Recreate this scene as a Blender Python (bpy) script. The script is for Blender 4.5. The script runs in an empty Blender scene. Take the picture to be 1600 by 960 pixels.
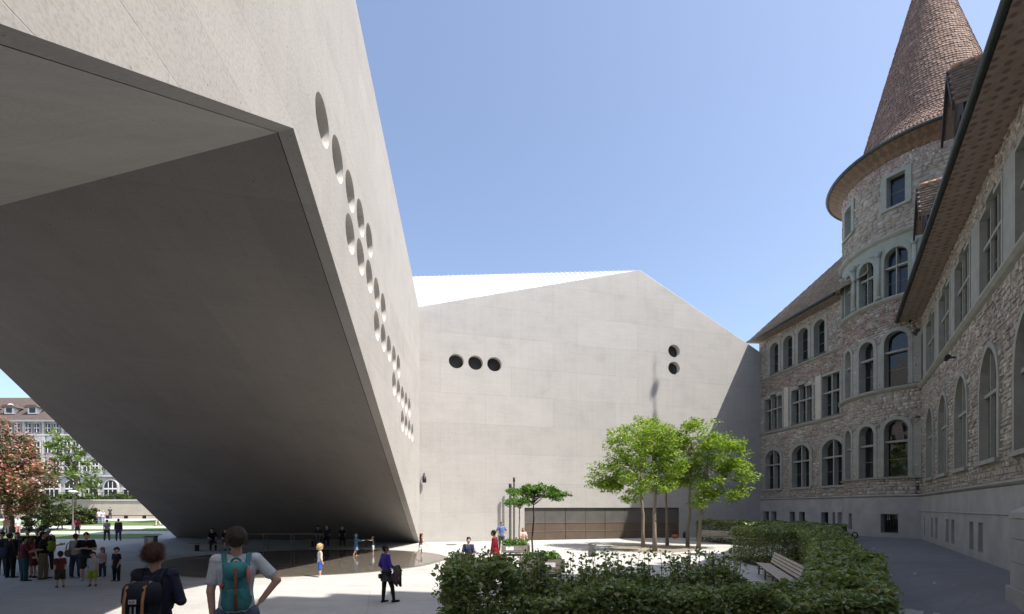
import bpy, bmesh, math, random
import numpy as np
from mathutils import Vector, Matrix

R = math.radians
random.seed(11)
rng = np.random.default_rng(11)
scene = bpy.context.scene
col = scene.collection

# ------------------------------------------------------------------ camera
FPX = 755.0                      # focal length in pixels of the 1600 px wide photograph
EYE = 2.65                       # eye height above the courtyard
cam_data = bpy.data.cameras.new('camera')
cam = bpy.data.objects.new('camera', cam_data)
col.objects.link(cam)
cam.location = (0, 0, EYE)
cam.rotation_euler = (R(90), 0, 0)
cam_data.sensor_fit = 'HORIZONTAL'
cam_data.sensor_width = 36.0
cam_data.lens = 36.0 * FPX / 1600.0
cam_data.shift_y = 313.0 / 1600.0
cam_data.clip_start = 0.1
cam_data.clip_end = 2000
scene.camera = cam

# ------------------------------------------------------------------ sky, sun, exposure
SUN_H = Vector((0.878, -0.478, 0)).normalized()
SUN_EL = R(58.9)
world = bpy.data.worlds.new('World')
scene.world = world
world.use_nodes = True
wn = world.node_tree
wn.nodes.clear()
sky = wn.nodes.new('ShaderNodeTexSky')
sky.sky_type = 'NISHITA'
sky.sun_disc = False
sky.sun_elevation = SUN_EL
sky.sun_rotation = math.atan2(SUN_H.x, SUN_H.y)
sky.altitude = 400
sky.air_density = 1.0
sky.dust_density = 3.2
sky.ozone_density = 3.6
bg = wn.nodes.new('ShaderNodeBackground')
bg.inputs['Strength'].default_value = 0.118
wo = wn.nodes.new('ShaderNodeOutputWorld')
hz = wn.nodes.new('ShaderNodeHueSaturation')           # a slightly milky summer sky, everywhere alike
hz.inputs['Saturation'].default_value = 0.88
wn.links.new(sky.outputs[0], hz.inputs['Color'])
wn.links.new(hz.outputs[0], bg.inputs['Color'])
wn.links.new(bg.outputs[0], wo.inputs['Surface'])
sun_data = bpy.data.lights.new('sun', 'SUN')
sun_data.energy = 3.6
sun_data.angle = R(0.53)
sun_data.color = (1.0, 0.955, 0.88)
sun = bpy.data.objects.new('sun', sun_data)
col.objects.link(sun)
SUN_DIR = (SUN_H * math.cos(SUN_EL) + Vector((0, 0, math.sin(SUN_EL)))).normalized()
sun.rotation_euler = (-SUN_DIR).to_track_quat('-Z', 'Y').to_euler()
sun.location = SUN_DIR * 80
scene.view_settings.view_transform = 'Standard'
scene.view_settings.look = 'None'
scene.view_settings.exposure = 1.2
scene.view_settings.gamma = 1.0
scene.view_settings.use_curve_mapping = False
scene.cycles.max_bounces = 8
scene.cycles.diffuse_bounces = 5
scene.cycles.blur_glossy = 0.5
scene.cycles.sample_clamp_indirect = 6.0

# ------------------------------------------------------------------ helpers
ORG = {}                         # world origin of every parent, for part coordinates


def tag(o, label=None, cat=None, group=None, kind=None):
    if label: o['label'] = label
    if cat: o['category'] = cat
    if group: o['group'] = group
    if kind: o['kind'] = kind
    return o


def thing(name, label, cat, loc=(0, 0, 0), group=None):
    o = bpy.data.objects.new(name, None)
    o.empty_display_size = 0.2
    col.objects.link(o)
    o.location = loc
    ORG[o.name] = Vector(loc)
    return tag(o, label, cat, group)


def link_mesh(name, me, mats, parent=None, smooth=False):
    if not isinstance(mats, (list, tuple)):
        mats = [mats]
    for m in mats:
        me.materials.append(m)
    o = bpy.data.objects.new(name, me)
    col.objects.link(o)
    if parent is not None:
        o.parent = parent
        org = ORG[parent.name]
        ORG[o.name] = org
        if org.length > 0:
            me.transform(Matrix.Translation(-org))
    else:
        ORG[o.name] = Vector((0, 0, 0))
    if smooth:
        me.polygons.foreach_set('use_smooth', [True] * len(me.polygons))
    return o


def mesh_np(name, V, F, mats, parent=None, smooth=False):
    """V (n,3), F (m,k) arrays -> one mesh object"""
    V = np.asarray(V, dtype=np.float32)
    F = np.asarray(F, dtype=np.int32)
    me = bpy.data.meshes.new(name)
    k = F.shape[1]
    me.vertices.add(len(V))
    me.vertices.foreach_set('co', V.ravel())
    me.loops.add(F.size)
    me.loops.foreach_set('vertex_index', F.ravel())
    me.polygons.add(len(F))
    me.polygons.foreach_set('loop_start', np.arange(0, F.size, k, dtype=np.int32))
    me.polygons.foreach_set('loop_total', np.full(len(F), k, dtype=np.int32))
    me.update(calc_edges=True)
    return link_mesh(name, me, mats, parent, smooth)


def ellipse_ring(c, a, b, n):
    return [c + a * math.cos(2 * math.pi * i / n) + b * math.sin(2 * math.pi * i / n) for i in range(n)]


class MB:
    def __init__(self):
        self.v = []; self.f = []; self.mi = []; self.cur = 0

    def add(self, vs, fs):
        o = len(self.v)
        self.v.extend([tuple(p) for p in vs])
        for f in fs:
            self.f.append([i + o for i in f]); self.mi.append(self.cur)

    def hexa(self, p):
        # p: 4 bottom (ccw from above), 4 top
        self.add(p, [(3, 2, 1, 0), (4, 5, 6, 7), (0, 1, 5, 4), (1, 2, 6, 5), (2, 3, 7, 6), (3, 0, 4, 7)])

    def box(self, c, s, rz=0.0, m=None):
        hx, hy, hz = s[0] / 2, s[1] / 2, s[2] / 2
        pts = [(-hx, -hy, -hz), (hx, -hy, -hz), (hx, hy, -hz), (-hx, hy, -hz), (-hx, -hy, hz), (hx, -hy, hz), (hx, hy, hz), (-hx, hy, hz)]
        if m is None:
            m = Matrix.Rotation(rz, 3, 'Z')
        c = Vector(c)
        self.hexa([c + m @ Vector(p) for p in pts])

    def bar(self, a, b, w, h, up=(0, 0, 1)):
        a = Vector(a); b = Vector(b); d = (b - a).normalized()
        up = Vector(up)
        if abs(d.dot(up)) > .98: up = Vector((1, 0, 0))
        s = d.cross(up).normalized() * (w / 2); u = s.cross(d).normalized() * (h / 2)
        self.hexa([a - s - u, a + s - u, b + s - u, b - s - u, a - s + u, a + s + u, b + s + u, b - s + u])

    def tube(self, path, radii, n=8, cap=True):
        path = [Vector(p) for p in path]
        if not isinstance(radii, (list, tuple)): radii = [radii] * len(path)
        o = len(self.v); prev = None
        for i, p in enumerate(path):
            d = (path[min(i + 1, len(path) - 1)] - path[max(i - 1, 0)])
            d = d.normalized() if d.length > 1e-9 else Vector((0, 0, 1))
            ref = prev if prev is not None else (Vector((1, 0, 0)) if abs(d.x) < .9 else Vector((0, 1, 0)))
            a = (ref - d * ref.dot(d)).normalized(); prev = a
            b = d.cross(a)
            for k in range(n):
                t = 2 * math.pi * k / n
                self.v.append(tuple(p + (a * math.cos(t) + b * math.sin(t)) * radii[i]))
        for i in range(len(path) - 1):
            for k in range(n):
                self.f.append([o + i * n + k, o + i * n + (k + 1) % n, o + (i + 1) * n + (k + 1) % n, o + (i + 1) * n + k]); self.mi.append(self.cur)
        if cap:
            self.f.append([o + k for k in range(n)][::-1]); self.mi.append(self.cur)
            self.f.append([o + (len(path) - 1) * n + k for k in range(n)]); self.mi.append(self.cur)

    def loft(self, rings, cap=True):
        o = len(self.v); n = len(rings[0])
        for r in rings: self.v.extend([tuple(p) for p in r])
        for i in range(len(rings) - 1):
            for k in range(n):
                self.f.append([o + i * n + k, o + i * n + (k + 1) % n, o + (i + 1) * n + (k + 1) % n, o + (i + 1) * n + k]); self.mi.append(self.cur)
        if cap:
            self.f.append([o + k for k in range(n)][::-1]); self.mi.append(self.cur)
            self.f.append([o + (len(rings) - 1) * n + k for k in range(n)]); self.mi.append(self.cur)

    def capsule(self, a, b, ra, rb, n=10):
        a = Vector(a); b = Vector(b); d = b - a
        d = d.normalized() if d.length > 1e-6 else Vector((0, 0, 1))
        ref = Vector((1, 0, 0)) if abs(d.x) < .9 else Vector((0, 1, 0))
        u = (ref - d * ref.dot(d)).normalized(); w = d.cross(u)
        rings = []
        for t in (-80, -50, -20): rings.append(ellipse_ring(a + d * ra * math.sin(R(t)), u * ra * math.cos(R(t)), w * ra * math.cos(R(t)), n))
        for t in (20, 50, 80): rings.append(ellipse_ring(b + d * rb * math.sin(R(t)), u * rb * math.cos(R(t)), w * rb * math.cos(R(t)), n))
        self.loft(rings)

    def ellipsoid(self, c, r, n=14, m=9, rot=None, e=1.0):
        c = Vector(c); rings = []
        sg = lambda x: math.copysign(abs(x) ** e, x)
        for j in range(m):
            ph = R(-86 + 172 * j / (m - 1)); ring = []
            for k in range(n):
                th = 2 * math.pi * k / n
                p = Vector((sg(math.cos(ph)) * sg(math.cos(th)) * r[0], sg(math.cos(ph)) * sg(math.sin(th)) * r[1], sg(math.sin(ph)) * r[2]))
                ring.append(c + (rot @ p if rot is not None else p))
            rings.append(ring)
        self.loft(rings)

    def lathe(self, prof, n=24, c=(0, 0, 0), t0=0.0, t1=2 * math.pi):
        full = abs(t1 - t0 - 2 * math.pi) < 1e-6
        m = n if full else n + 1
        o = len(self.v)
        for (r, z) in prof:
            for k in range(m):
                t = t0 + (t1 - t0) * k / n
                self.v.append((c[0] + r * math.cos(t), c[1] + r * math.sin(t), c[2] + z))
        for i in range(len(prof) - 1):
            for k in range(n):
                k2 = (k + 1) % m
                self.f.append([o + i * m + k, o + i * m + k2, o + (i + 1) * m + k2, o + (i + 1) * m + k]); self.mi.append(self.cur)

    def prism(self, poly, mp, n0, n1):
        k = len(poly)
        vs = [mp(u, v, n0) for u, v in poly] + [mp(u, v, n1) for u, v in poly]
        fs = [list(range(k))[::-1], list(range(k, 2 * k))] + [(i, (i + 1) % k, k + (i + 1) % k, k + i) for i in range(k)]
        self.add(vs, fs)

    def build(self, name, mats, parent=None, smooth=False, kind=None, label=None):
        me = bpy.data.meshes.new(name)
        me.from_pydata(self.v, [], self.f)
        if any(self.mi):
            me.polygons.foreach_set('material_index', self.mi)
        me.update()
        bm = bmesh.new(); bm.from_mesh(me); bmesh.ops.recalc_face_normals(bm, faces=bm.faces); bm.to_mesh(me); bm.free()
        o = link_mesh(name, me, mats, parent, smooth)
        if kind: o['kind'] = kind
        if label: o['label'] = label
        return o


def filled(name, outer, holes, mp, mats, parent, n=0.0):
    """flat face with holes, triangulated in its own plane, with UVs in metres"""
    bm = bmesh.new()
    uvl = bm.loops.layers.uv.new('UVMap')
    co = {}
    edges = []
    for loop in [outer] + holes:
        vs = []
        for (u, v) in loop:
            b = bm.verts.new((u, v, 0)); vs.append(b)
        for i in range(len(vs)):
            edges.append(bm.edges.new((vs[i], vs[(i + 1) % len(vs)])))
    bmesh.ops.triangle_fill(bm, use_beauty=True, use_dissolve=False, edges=edges)
    for f in bm.faces:
        for l in f.loops:
            l[uvl].uv = (l.vert.co.x, l.vert.co.y)
    for v in bm.verts:
        v.co = Vector(mp(v.co.x, v.co.y, n))
    me = bpy.data.meshes.new(name)
    bm.to_mesh(me); bm.free()
    return link_mesh(name, me, mats, parent)


def smooth01(t):
    t = max(0.0, min(1.0, t)); return t * t * (3 - 2 * t)


def gz(x, y):
    """height of the ground: courtyard 0, rising to the foreground, to the old building and far left"""
    fg = smooth01((12.6 - y) / 7.4)
    xl = 9.9 + (y - 15) * 0.37
    rt = smooth01((x - xl) / 2.6)
    near = 1 - (1 - fg * 0.93) * (1 - rt)
    far = smooth01((y - 43) / 24) * smooth01((-8 - x) / 14)
    return 0.72 * near * (1 if y < 60 or x > -6 else 0) + 0.95 * far


# ------------------------------------------------------------------ materials
def new_mat(name):
    m = bpy.data.materials.new(name); m.use_nodes = True
    nt = m.node_tree
    return m, nt, nt.nodes['Principled BSDF'], nt.nodes, nt.links


def ramp(N, L, fac, stops):
    r = N.new('ShaderNodeValToRGB')
    el = r.color_ramp.elements
    while len(el) > 1: el.remove(el[-1])
    el[0].position = stops[0][0]; el[0].color = (*stops[0][1], 1)
    for p, c in stops[1:]:
        e = el.new(p); e.color = (*c, 1)
    L.new(fac, r.inputs['Fac'])
    return r.outputs['Color']


def noise(N, L, vec, scale, detail=4, rough=.55, dist=0.0):
    n = N.new('ShaderNodeTexNoise')
    n.inputs['Scale'].default_value = scale; n.inputs['Detail'].default_value = detail
    n.inputs['Roughness'].default_value = rough; n.inputs['Distortion'].default_value = dist
    if vec is not None: L.new(vec, n.inputs['Vector'])
    return n.outputs['Fac']


def mixc(N, L, fac, a, b, mode='MIX'):
    m = N.new('ShaderNodeMix'); m.data_type = 'RGBA'; m.blend_type = mode
    for sock, val in ((m.inputs[0], fac), (m.inputs[6], a), (m.inputs[7], b)):
        if hasattr(val, 'is_linked'): L.new(val, sock)
        elif isinstance(val, (int, float)): sock.default_value = val
        else: sock.default_value = (*val, 1)
    return m.outputs[2]


def math_node(N, L, op, a, b=None):
    m = N.new('ShaderNodeMath'); m.operation = op
    for i, val in enumerate((a, b)):
        if val is None: continue
        if hasattr(val, 'is_linked'): L.new(val, m.inputs[i])
        else: m.inputs[i].default_value = val
    return m.outputs[0]


def bump(N, L, bsdf, h, strength=.3, dist=.02):
    b = N.new('ShaderNodeBump'); b.inputs['Strength'].default_value = strength; b.inputs['Distance'].default_value = dist
    L.new(h, b.inputs['Height']); L.new(b.outputs[0], bsdf.inputs['Normal'])


def scl(c, k): return tuple(min(1, x * k) for x in c)


def simple(name, c, rough=.7, var=.12, scale=6.0, metal=0.0, bmp=0.0, spec=None, island=0.0):
    m, nt, P, N, L = new_mat(name)
    tc = N.new('ShaderNodeTexCoord')
    n = noise(N, L, tc.outputs['Object'], scale, 5, .6)
    cc = ramp(N, L, n, [(.25, scl(c, 1 - var)), (.75, scl(c, 1 + var))])
    if island:
        g = N.new('ShaderNodeNewGeometry')
        hs = N.new('ShaderNodeHueSaturation')
        v = math_node(N, L, 'MULTIPLY_ADD', g.outputs['Random Per Island'], island); 
        v.node.inputs[2].default_value = 1 - island / 2
        L.new(v, hs.inputs['Value']); L.new(cc, hs.inputs['Color']); cc = hs.outputs[0]
    L.new(cc, P.inputs['Base Color'])
    P.inputs['Roughness'].default_value = rough; P.inputs['Metallic'].default_value = metal
    if spec is not None: P.inputs['Specular IOR Level'].default_value = spec
    if bmp:
        bump(N, L, P, noise(N, L, tc.outputs['Object'], scale * 6, 4, .6), bmp, .01)
    return m


def concrete(name, c, use_uv=True, panel=(5.2, 1.42), joint=.55, grain=1.0):
    """board-lift concrete: faint lift joints, pours of slightly different tone, cloudy stains, pores"""
    m, nt, P, N, L = new_mat(name)
    tc = N.new('ShaderNodeTexCoord')
    vec = tc.outputs['UV'] if use_uv else tc.outputs['Object']
    # per pour tone
    br = N.new('ShaderNodeTexBrick')
    br.offset = .37; br.offset_frequency = 2; br.squash = 1.0
    br.inputs['Scale'].default_value = 1.0
    br.inputs['Brick Width'].default_value = panel[0]; br.inputs['Row Height'].default_value = panel[1]
    br.inputs['Mortar Size'].default_value = .012; br.inputs['Mortar Smooth'].default_value = .6
    br.inputs['Color1'].default_value = (*scl(c, .955), 1); br.inputs['Color2'].default_value = (*scl(c, 1.045), 1)
    br.inputs['Mortar'].default_value = (*scl(c, 1 - .2 * joint), 1)
    wob = N.new('ShaderNodeVectorMath'); wob.operation = 'ADD'
    nz = N.new('ShaderNodeTexNoise'); nz.inputs['Scale'].default_value = .35
    L.new(vec, nz.inputs['Vector'])
    sc = N.new('ShaderNodeVectorMath'); sc.operation = 'SCALE'; sc.inputs['Scale'].default_value = .12
    L.new(nz.outputs['Color'], sc.inputs[0]); L.new(vec, wob.inputs[0]); L.new(sc.outputs[0], wob.inputs[1])
    L.new(wob.outputs[0], br.inputs['Vector'])
    cc = br.outputs['Color']
    # clouds
    n1 = noise(N, L, vec, .55, 6, .62)
    cc = mixc(N, L, .85, cc, ramp(N, L, n1, [(.28, (.88, .88, .88)), (.5, (.99, .99, .99)), (.75, (1.06, 1.05, 1.04))]), 'MULTIPLY')
    # stretched horizontal and vertical streaks
    mp = N.new('ShaderNodeMapping'); mp.inputs['Scale'].default_value = (.5, 5.0, 1.5)
    L.new(vec, mp.inputs['Vector'])
    n2 = noise(N, L, mp.outputs[0], 1.0, 5, .6)
    cc = mixc(N, L, .5, cc, ramp(N, L, n2, [(.3, (.93, .93, .93)), (.7, (1.05, 1.05, 1.05))]), 'MULTIPLY')
    mp2 = N.new('ShaderNodeMapping'); mp2.inputs['Scale'].default_value = (3.2, .22, 1.5)
    L.new(vec, mp2.inputs['Vector'])
    n3 = noise(N, L, mp2.outputs[0], 1.0, 5, .65)
    cc = mixc(N, L, .35, cc, ramp(N, L, n3, [(.32, (.90, .895, .89)), (.6, (1.03, 1.03, 1.03))]), 'MULTIPLY')
    # grain and pores
    n4 = noise(N, L, vec, 16.0, 6, .75)
    cc = mixc(N, L, .9 * min(1, grain), cc, ramp(N, L, n4, [(.3, (.70, .69, .68)), (.5, (1, 1, 1)), (.72, (1.16, 1.15, 1.14))]), 'MULTIPLY')
    vo = N.new('ShaderNodeTexVoronoi'); vo.inputs['Scale'].default_value = 3.1
    L.new(vec, vo.inputs['Vector'])
    cc = mixc(N, L, 1.0, cc, ramp(N, L, vo.outputs['Distance'], [(.03, (.45, .44, .43)), (.07, (1, 1, 1))]), 'MULTIPLY')
    L.new(cc, P.inputs['Base Color'])
    P.inputs['Roughness'].default_value = .88
    P.inputs['Specular IOR Level'].default_value = .25
    h = math_node(N, L, 'ADD', math_node(N, L, 'MULTIPLY', n4, .5), math_node(N, L, 'MULTIPLY', br.outputs['Fac'], -.5))
    bump(N, L, P, h, .35 * grain, .02)
    return m


def ground_mat(name, c, stain=1.0):
    m, nt, P, N, L = new_mat(name)
    tc = N.new('ShaderNodeTexCoord'); vec = tc.outputs['Object']
    n1 = noise(N, L, vec, .22, 6, .6)
    n2 = noise(N, L, vec, 1.7, 6, .65)
    n3 = noise(N, L, vec, 38.0, 3, .7)
    cc = ramp(N, L, n1, [(.3, scl(c, 1 - .16 * stain)), (.7, scl(c, 1.06))])
    cc = mixc(N, L, .8, cc, ramp(N, L, n2, [(.3, (.88, .88, .89)), (.65, (1.05, 1.05, 1.04))]), 'MULTIPLY')
    cc = mixc(N, L, .8, cc, ramp(N, L, n3, [(.28, (.7, .7, .7)), (.5, (1, 1, 1)), (.75, (1.2, 1.19, 1.17))]), 'MULTIPLY')
    # hairline cracks and worn blotches
    vo = N.new('ShaderNodeTexVoronoi'); vo.feature = 'DISTANCE_TO_EDGE'; vo.inputs['Scale'].default_value = .16
    L.new(vec, vo.inputs['Vector'])
    cc = mixc(N, L, .5, cc, ramp(N, L, vo.outputs['Distance'], [(.0015, (.7, .7, .7)), (.004, (1, 1, 1))]), 'MULTIPLY')
    vs = N.new('ShaderNodeTexVoronoi'); vs.inputs['Scale'].default_value = 1.7; vs.inputs['Randomness'].default_value = 1.0
    L.new(vec, vs.inputs['Vector'])
    cc = mixc(N, L, .55, cc, ramp(N, L, vs.outputs['Distance'], [(.03, (.55, .55, .55)), (.06, (1, 1, 1))]), 'MULTIPLY')
    mpw = N.new('ShaderNodeMapping'); mpw.inputs['Scale'].default_value = (.25, 1.3, 1); mpw.inputs['Rotation'].default_value = (0, 0, .5)
    L.new(vec, mpw.inputs['Vector'])
    cc = mixc(N, L, .7, cc, ramp(N, L, noise(N, L, mpw.outputs[0], .9, 5, .6), [(.35, (.88, .88, .885)), (.6, (1.03, 1.03, 1.02))]), 'MULTIPLY')
    L.new(cc, P.inputs['Base Color'])
    P.inputs['Roughness'].default_value = .9; P.inputs['Specular IOR Level'].default_value = .2
    bump(N, L, P, n3, .45, .012)
    return m


def stone_mat(name, stops, var=.25, rough=.9):
    """colour picked per stone (island or object), with grain on it"""
    m, nt, P, N, L = new_mat(name)
    g = N.new('ShaderNodeNewGeometry'); oi = N.new('ShaderNodeObjectInfo')
    r = math_node(N, L, 'FRACT', math_node(N, L, 'ADD', math_node(N, L, 'MULTIPLY', g.outputs['Random Per Island'], 7.31), oi.outputs['Random']))
    cc = ramp(N, L, r, stops)
    tc = N.new('ShaderNodeTexCoord')
    n = noise(N, L, tc.outputs['Object'], 9.0, 6, .7)
    cc = mixc(N, L, .9, cc, ramp(N, L, n, [(.25, (1 - var,) * 3), (.5, (1, 1, 1)), (.75, (1 + var,) * 3)]), 'MULTIPLY')
    n2 = noise(N, L, tc.outputs['Object'], .5, 4, .6)
    cc = mixc(N, L, .8, cc, ramp(N, L, n2, [(.3, (.78, .77, .76)), (.65, (1.08, 1.07, 1.05))]), 'MULTIPLY')
    L.new(cc, P.inputs['Base Color'])
    P.inputs['Roughness'].default_value = rough; P.inputs['Specular IOR Level'].default_value = .2
    bump(N, L, P, n, .5, .02)
    return m


def leaf_mat(name, stops, trans=.35, rough=.5, spec=.35):
    m, nt, P, N, L = new_mat(name)
    g = N.new('ShaderNodeNewGeometry')
    cc = ramp(N, L, g.outputs['Random Per Island'], stops)
    tc = N.new('ShaderNodeTexCoord')
    n = noise(N, L, tc.outputs['Object'], 1.3, 3, .5)
    cc = mixc(N, L, .8, cc, ramp(N, L, n, [(.3, (.80, .83, .78)), (.7, (1.15, 1.12, 1.0))]), 'MULTIPLY')
    L.new(cc, P.inputs['Base Color'])
    P.inputs['Roughness'].default_value = rough; P.inputs['Specular IOR Level'].default_value = spec
    tr = N.new('ShaderNodeBsdfTranslucent')
    br = mixc(N, L, 1.0, cc, (1.25, 1.3, .6), 'MULTIPLY'); L.new(br, tr.inputs['Color'])
    mx = N.new('ShaderNodeMixShader'); mx.inputs[0].default_value = trans
    L.new(P.outputs[0], mx.inputs[1]); L.new(tr.outputs[0], mx.inputs[2])
    L.new(mx.outputs[0], N['Material Output'].inputs['Surface'])
    return m


def glass_mat(name, c=(.012, .014, .016), rough=.03):
    m, nt, P, N, L = new_mat(name)
    tc = N.new('ShaderNodeTexCoord')
    n = noise(N, L, tc.outputs['Object'], 1.1, 2, .5)
    L.new(ramp(N, L, n, [(.3, scl(c, .7)), (.7, scl(c, 1.5))]), P.inputs['Base Color'])
    P.inputs['Roughness'].default_value = rough
    P.inputs['IOR'].default_value = 1.52
    P.inputs['Specular IOR Level'].default_value = .55
    bump(N, L, P, n, .03, .05)
    return m


def pattern_mat(name, base, dark, light, scale):
    """painted boards of the eaves: rows of small diamonds and rosettes"""
    m, nt, P, N, L = new_mat(name)
    tc = N.new('ShaderNodeTexCoord')
    mp = N.new('ShaderNodeMapping'); mp.inputs['Rotation'].default_value = (0, 0, R(45)); mp.inputs['Scale'].default_value = (scale,) * 3
    L.new(tc.outputs['UV'], mp.inputs['Vector'])
    ch = N.new('ShaderNodeTexChecker'); ch.inputs['Scale'].default_value = 1.0
    ch.inputs['Color1'].default_value = (*base, 1); ch.inputs['Color2'].default_value = (*dark, 1)
    L.new(mp.outputs[0], ch.inputs['Vector'])
    vo = N.new('ShaderNodeTexVoronoi'); vo.inputs['Scale'].default_value = scale * .9; vo.inputs['Randomness'].default_value = .25
    L.new(tc.outputs['UV'], vo.inputs['Vector'])
    cc = mixc(N, L, ramp(N, L, vo.outputs['Distance'], [(.22, (1, 1, 1)), (.34, (0, 0, 0))]), mixc(N, L, .55, ch.outputs[0], base), light)
    n = noise(N, L, tc.outputs['Object'], 3.0, 5, .6)
    cc = mixc(N, L, .8, cc, ramp(N, L, n, [(.3, (.7, .7, .7)), (.7, (1.1, 1.1, 1.1))]), 'MULTIPLY')
    L.new(cc, P.inputs['Base Color']); P.inputs['Roughness'].default_value = .8
    return m


def add_uv(o, fn):
    me = o.data
    uv = me.uv_layers.new(name='UVMap')
    for l in me.loops:
        uv.data[l.index].uv = fn(me.vertices[l.vertex_index].co)


M = {}
M['concrete_bridge'] = concrete('concrete_bridge', (.415, .395, .372), panel=(6.5, 1.42), joint=.9, grain=1.0)
M['concrete_gable'] = concrete('concrete_gable', (.425, .407, .387), panel=(5.4, 2.3), joint=1.1, grain=1.25)
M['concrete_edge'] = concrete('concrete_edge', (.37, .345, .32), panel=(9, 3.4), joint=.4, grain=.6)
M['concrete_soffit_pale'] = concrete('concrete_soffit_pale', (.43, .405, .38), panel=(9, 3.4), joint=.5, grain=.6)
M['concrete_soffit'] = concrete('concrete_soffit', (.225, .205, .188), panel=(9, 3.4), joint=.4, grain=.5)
M['concrete_reveal'] = concrete('concrete_reveal', (.55, .53, .50), use_uv=False, grain=.6)
M['joint_dark'] = simple('joint_dark', (.02, .02, .02), .9)
M['roof_white'] = simple('roof_white', (.60, .61, .62), .45, .05, 1.5)
M['gate_bronze'] = simple('gate_bronze', (.098, .092, .083), .5, .2, 1.2, bmp=.05)
M['gate_brown'] = simple('gate_brown', (.10, .074, .055), .5, .2, 1.2, bmp=.05)
M['ground'] = ground_mat('ground', (.43, .42, .40))
M['asphalt'] = ground_mat('asphalt', (.20, .20, .205), .7)
M['gravel'] = ground_mat('gravel', (.26, .225, .185))
M['glass'] = glass_mat('glass')
M['glass_round'] = glass_mat('glass_round', (.03, .03, .03), .12)
M['sandstone'] = simple('sandstone', (0.294, 0.294, 0.258), .9, .16, 2.0, bmp=.3)
M['sandstone_green'] = simple('sandstone_green', (0.276, 0.294, 0.252), .9, .14, 2.0, bmp=.3)
M['sandstone_new'] = simple('sandstone_new', (.48, .45, .38), .9, .12, 3.0, bmp=.3)
M['plinth'] = simple('plinth', (.34, .335, .32), .9, .2, .9, bmp=.3)
M['mortar'] = simple('mortar', (0.338, 0.304, 0.263), .95, .2, 3.0, bmp=.4)
M['rubble'] = stone_mat('rubble', [(0, (0.281, 0.243, 0.213)), (.15, (0.408, 0.367, 0.317)), (.3, (0.330, 0.310, 0.284)), (.45, (0.467, 0.428, 0.372)), (.6, (0.310, 0.264, 0.229)), (.72, (0.379, 0.346, 0.301)), (.88, (0.526, 0.490, 0.432)), (1, (0.350, 0.331, 0.306))], .4)
M['rubble_pale'] = stone_mat('rubble_pale', [(0, (0.303, 0.271, 0.222)), (.25, (0.369, 0.332, 0.276)), (.5, (0.285, 0.261, 0.222)), (.75, (0.415, 0.380, 0.321)), (1, (0.322, 0.290, 0.242))], .25)
M['frieze'] = stone_mat('frieze', [(0, (0.227, 0.137, 0.122)), (.2, (0.380, 0.347, 0.299)), (.4, (0.203, 0.196, 0.155)), (.55, (0.342, 0.212, 0.188)), (.75, (0.461, 0.428, 0.380)), (.9, (0.288, 0.232, 0.183)), (1, (0.293, 0.172, 0.155))], .3)
M['frieze_pale'] = stone_mat('frieze_pale', [(0, (.34, .18, .16)), (.25, (.46, .43, .38)), (.5, (.36, .24, .22)), (.75, (.50, .47, .42)), (1, (.24, .17, .17))], .25)
M['tile'] = stone_mat('tile', [(0, (0.163, 0.109, 0.085)), (.3, (0.232, 0.155, 0.124)), (.5, (0.186, 0.132, 0.109)), (.7, (0.295, 0.194, 0.152)), (.85, (0.155, 0.121, 0.105)), (1, (0.341, 0.232, 0.186))], .3, .85)
M['tile_grey'] = stone_mat('tile_grey', [(0, (0.175, 0.138, 0.106)), (.4, (0.237, 0.194, 0.156)), (.7, (0.288, 0.231, 0.181)), (1, (0.200, 0.163, 0.131))], .3, .85)
M['tile_ridge'] = simple('tile_ridge', (.42, .25, .17), .85, .2, 4.0)
M['eave_paint'] = pattern_mat('eave_paint', (.33, .265, .21), (.29, .225, .175), (.20, .13, .11), 3.4)
M['eave_paint_tower'] = pattern_mat('eave_paint_tower', (.19, .13, .08), (.085, .05, .035), (.14, .09, .055), 3.0)
M['gutter'] = simple('gutter', (.045, .055, .052), .5, .2, 3.0, metal=.4)
M['pipe'] = simple('pipe', (.035, .036, .04), .5, .2, 3.0, metal=.3)
M['casement'] = simple('casement', (0.192, 0.198, 0.168), .6, .1, 4.0)
M['casement_blue'] = simple('casement_blue', (.15, .17, .19), .6, .1, 4.0)
M['dark_wood'] = simple('dark_wood', (.035, .024, .019), .8, .25, 5.0)
M['iron'] = simple('iron', (.03, .03, .032), .5, .2, 5.0, metal=.6)
M['steel'] = simple('steel', (.16, .155, .15), .45, .15, 2.0, metal=.7)
M['bench_wood'] = simple('bench_wood', (.40, .35, .29), .75, .2, 9.0, bmp=.2, island=.25)
M['planter_wood'] = simple('planter_wood', (.20, .175, .15), .85, .25, 6.0, bmp=.3, island=.3)
M['white_card'] = simple('white_card', (.78, .78, .77), .6, .03)
M['soil'] = simple('soil', (.05, .037, .027), .95, .3, 12.0, bmp=.6)
M['bark_pale'] = simple('bark_pale', (.20, .165, .125), .9, .3, 9.0, bmp=.6)
M['bark'] = simple('bark', (.085, .068, .052), .9, .3, 9.0, bmp=.6)
M['leaf_bright'] = leaf_mat('leaf_bright', [(0, (.13, .21, .03)), (.5, (.20, .30, .045)), (.85, (.25, .34, .06)), (1, (.29, .35, .08))], .45)
M['leaf_plane'] = leaf_mat('leaf_plane', [(0, (.065, .15, .03)), (.5, (.09, .19, .036)), (1, (.14, .24, .05))], .4)
M['leaf_hedge'] = leaf_mat('leaf_hedge', [(0, (.08, .13, .05)), (.3, (.16, .225, .085)), (.6, (.24, .31, .12)), (.85, (.31, .38, .15)), (.95, (.36, .36, .20)), (1, (.28, .19, .10))], .35, .30, .8)
M['leaf_dark'] = leaf_mat('leaf_dark', [(0, (.04, .06, .024)), (.5, (.07, .095, .035)), (1, (.11, .13, .05))], .3)
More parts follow.
